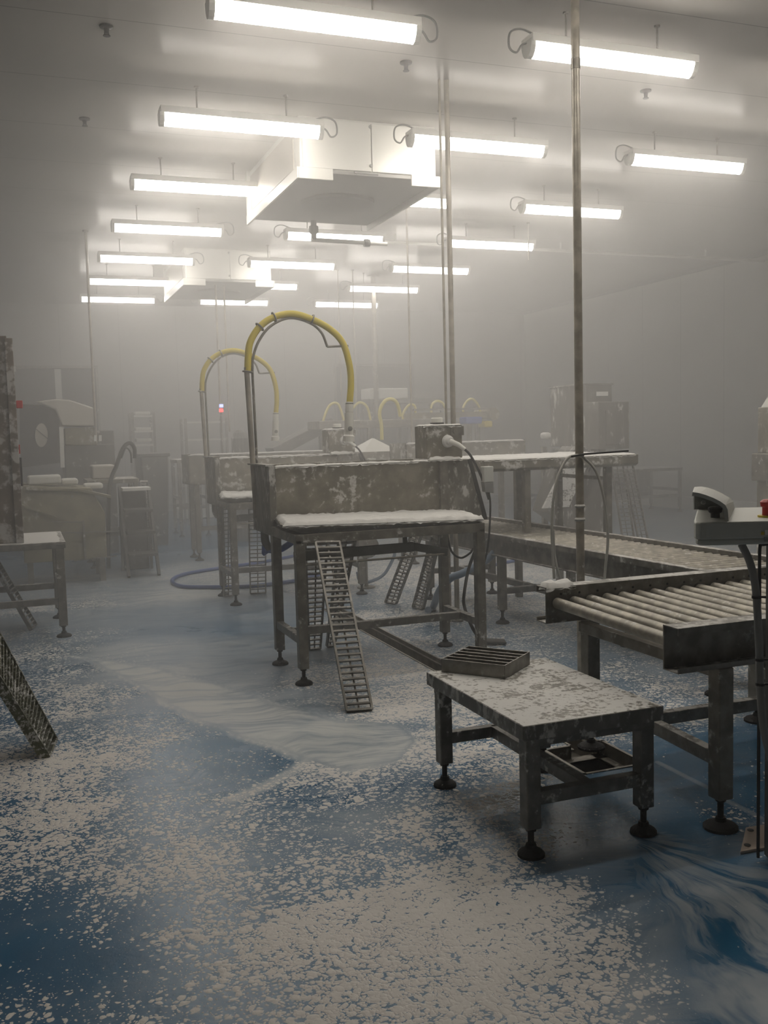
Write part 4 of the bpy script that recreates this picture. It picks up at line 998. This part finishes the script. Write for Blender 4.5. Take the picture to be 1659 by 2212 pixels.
def funnel():
    c = at(817, 947, Y=11.2); a = at(785, 990, Y=11.2); b = at(862, 985, Y=11.2)
    t = thing('funnel_hood', 'pale tent-shaped hood behind the central trough, hose rising from its peak', 'hood', (c.x, 11.4, 0))
    MB().add([(a.x, 11.2, 1.3), (b.x, 11.2, 1.3), (b.x, 11.8, 1.3), (a.x, 11.8, 1.3), (c.x, 11.4, c.z), (c.x+.02, 11.4, c.z), (c.x+.02, 11.45, c.z), (c.x, 11.45, c.z)],
             [(3, 2, 1, 0), (4, 5, 6, 7), (0, 1, 5, 4), (1, 2, 6, 5), (2, 3, 7, 6), (3, 0, 4, 7)]).build('cone', 'white', t)
    MB().box(a.x, b.x+.5, 11.2, 11.8, 1.1, 1.3).build('basin', 'steel_panel', t)
    for x in (a.x+.05, b.x+.45):
        for y in (11.25, 11.75): leg_part(t, x, y, .1, 1.1, .05)
    MB().tube(spline([at(825, 950, Y=11.42), at(824, 920, Y=11.42), at(820, 890, Y=11.42), at(830, 868, Y=11.42), at(845, 862, Y=11.42), at(858, 872, Y=11.42), at(865, 900, Y=11.42)]), .022, 10).build('hose', 'pale_yellow', t)
funnel()
HY = 13.5
t = thing('processing_line', 'long dark processing line far back, pale yellow hoses arching over it', 'machine', (at(850, 950, Y=HY).x, HY, 0))
x0, x1 = at(690, 950, Y=HY).x, at(1075, 950, Y=HY).x
z1 = at(850, 906, Y=HY).z; z2 = at(980, 884, Y=HY).z
MB().box(x0, x1-.8, HY, HY+.6, z1-.12, z1).build('bed', 'steel', t, .01)
MB().bar((at(890, 884, Y=HY).x, HY-.05, z2), (at(1068, 884, Y=HY).x, HY-.05, z2-.0), .04, .03).build('top_rail', 'steel', t)
MB().tube([(at(1062, 897, Y=HY).x, HY-.1, at(1062, 895, Y=HY).z), (at(1062, 897, Y=HY).x, HY+.5, at(1062, 895, Y=HY).z)], .09, 14).build('end_roller', 'ochre', t)
MB().box(at(890, 900, Y=HY).x, at(1060, 900, Y=HY).x, HY, HY+.5, at(890, 905, Y=HY).z, at(890, 892, Y=HY).z).build('belt', 'ochre', t)
for px in (700, 800, 895, 1016, 1034):
    x = at(px, 950, Y=HY).x
    MB().box(x-.03, x+.03, HY, HY+.06, 0, z1-.1 if px < 1000 else z1-.02).build('leg', 'steel', t)
MB().box(x0, x1-.8, HY+.05, HY+.5, .3, .34).build('low_shelf', 'steel', t)
arcs = [((699, 905), (712, 876), (730, 873), (742, 905)), ((757, 890), (775, 870), (792, 878), (800, 905)), ((870, 895), (880, 878), (890, 874), (897, 880)), ((932, 878), (942, 867), (955, 870), (962, 884)), ((1001, 880), (1012, 864), (1024, 864), (1036, 882))]
nm = ['leftmost, beside the nozzle', 'second from left, behind the nozzle', 'third, right of the funnel hose', 'fourth, left of the tall poles', 'rightmost, right of the tall poles']
for a, n in zip(arcs, nm):
    pts = [at(p[0], p[1], Y=HY+.2) for p in a]
    o = MB().tube(spline([Vector((pts[0].x, pts[0].y, z1))]+pts+[Vector((pts[-1].x, pts[-1].y, z1))]), .019, 8).build('hose_arch', 'pale_yellow', None, 0, pts[0])
    tag(o, 'small pale yellow hose arch over the far line, '+n, 'hose', 'small hose arches on the far line')
x = at(1000, 908, Y=HY-.2); xx = at(1036, 908, Y=HY-.2)
slab('blue crate hung under the far line near the tall poles', x.x, xx.x, HY-.3, HY-.06, at(1000, 916, Y=HY-.2).z, at(1000, 901, Y=HY-.2).z, 'crate', 'bluebox', 'crate')
x = at(1041, 915, Y=HY-.2); xx = at(1058, 915, Y=HY-.2)
slab('dull yellow box at the right end of the far line', x.x, xx.x, HY-.3, HY-.05, at(1041, 923, Y=HY-.2).z, at(1041, 910, Y=HY-.2).z, 'box', 'yellow_ring', 'box')
def box_stand():
    a = at(800, 860, Y=16); b = at(890, 860, Y=16)
    t = thing('gantry', 'dark gantry far back carrying a white box, before the dark doorway', 'gantry', ((a.x+b.x)/2, 16.3, 0))
    z = at(845, 862, Y=16).z
    MB().box(a.x, at(962, 865, Y=16).x, 16, 16.6, z-.07, z).build('deck', 'darkmach', t)
    for px in (804, 886, 958):
        x = at(px, 900, Y=16).x
        for y in (16.05, 16.55): MB().box(x-.03, x+.03, y-.03, y+.03, 0, z-.05).build('post', 'darkmach', t)
    r = slab('large white box up on the dark gantry', a.x, b.x-.05, 16.05, 16.5, z, at(845, 838, Y=16).z, 'white_box', 'white', 'box')
box_stand()
t = thing('inclined_conveyor', 'dark inclined conveyor rising to the right behind the second trough', 'conveyor', (at(650, 950, Y=14.5).x, 14.5, 0))
a = at(585, 978, Y=14.5); b = at(712, 914, Y=14.5)
MB().bar(a, b, .5, .16).build('belt', 'darkmach', t, .01)
for q in (.1, .9):
    p = a.lerp(b, q); MB().box(p.x-.03, p.x+.03, 14.3, 14.36, 0, p.z-.05).box(p.x-.03, p.x+.03, 14.64, 14.7, 0, p.z-.05).build('leg', 'darkmach', t)
slab('white sack lying on the trough rim left of the feed machine', at(1176, 950, Y=10.4).x, at(1192, 950, Y=10.4).x, 10.4, 10.52, 1.4, 1.48, 'sack', 'foam', 'sack', .03)

# ------------------------------------------------------------------ hoses and cables on the floor
def floor_hose(label, pts, r, mat, name='hose', cat='hose'):
    pts = spline(pts, 8)
    o = MB().tube(pts, r, 10).build(name, mat, None, 0, pts[0]); tag(o, label, cat); return o
def fl(x, y, z=.02): return at(x, y, z=z)
floor_hose('blue hose lying in a long loop on the floor left of the second table', [fl(640, 1200), fl(560, 1215), fl(470, 1228), fl(400, 1240), fl(372, 1253), fl(390, 1266), fl(450, 1268), fl(540, 1266), fl(640, 1254), fl(690, 1240)], .02, 'blue_hose')
p = [Vector((1.62, 6.76, .76)), Vector((1.62, 6.76, .70)), at(575, 1188, Y=6.76), at(605, 1187, Y=6.74), at(640, 1165, Y=6.7), at(668, 1150, Y=6.7)]
floor_hose('blue drain hose sagging from the left end of the central trough', p, .024, 'blue_hose')
p = [at(1069, 1192, Y=6.9), at(1055, 1207, Y=6.85), at(1030, 1222, Y=6.8), at(1000, 1238, Y=6.8), at(972, 1250, Y=6.85), at(950, 1275, Y=6.95), at(935, 1312, z=.022), at(925, 1318, z=.022)]
floor_hose('thick blue-grey hose sloping down to the floor by the table leg', p, .03, 'blue_grey_hose')
floor_hose('blue hose crossing the foam under the long conveyor', [fl(1060, 1222), fl(1120, 1210), fl(1180, 1206), fl(1260, 1208)], .018, 'blue_hose')
p = [at(965, 1150, Y=6.5), at(975, 1190, Y=6.5), at(995, 1205, Y=6.5), at(1015, 1195, Y=6.45), at(1022, 1185, Y=6.45)]
floor_hose('black cable sagging in a loop under the right end of the central table', p, .008, 'black', 'cable', 'cable')
p = [at(1028, 1185, Y=6.4), at(1012, 1230, Y=6.4), at(1003, 1280, Y=6.3), at(1003, 1310, Y=6.3), at(1020, 1355, Y=6.1), fl(1040, 1385, .012)]
floor_hose('thick black cable hanging down beside the right leg of the central table', p, .012, 'black', 'cable', 'cable')
p = [at(772, 1235, Y=9.0), at(778, 1255, Y=9.0), at(800, 1256, Y=9.0), at(830, 1240, Y=9.0), at(850, 1205, Y=9.0), at(853, 1190, Y=9.0)]
floor_hose('dark blue hose hanging in a curve under the second table', p, .016, 'blue_grey_hose')
def pump():
    c = at(790, 1225, Y=9.0)
    t = thing('pump', 'round steel pump body standing under the second work table', 'pump', (c.x, 9.0, 0))
    MB().lathe([(.02, -.12), (.11, -.1), (.13, 0), (.11, .1), (.02, .12)], (c.x, 9.0, .42), 20, (0, 1, 0)).build('housing', 'steel', t)
    MB().box(c.x-.1, c.x+.12, 9.05, 9.3, .52, .72).build('motor', 'steel', t, .02)
    MB().tube([(c.x, 9.0, .015), (c.x, 9.0, .32)], .02, 8).lathe([(.09, 0), (.09, .015)], (c.x, 9.0, 0), 16).build('stand', 'steel', t)
pump()
t = thing('floor_plate', 'dark tilted drain cover lying by the right leg of the central table', 'drain cover', tuple(fl(1062, 1392, 0)))
c = fl(1062, 1392, 0)
MB().bar(c+Vector((-.10, .05, .03)), c+Vector((.10, -.02, .015)), .12, .012).build('plate', 'darkmach', t)

for o in bpy.data.objects:
    if '_o' in o: del o['_o']
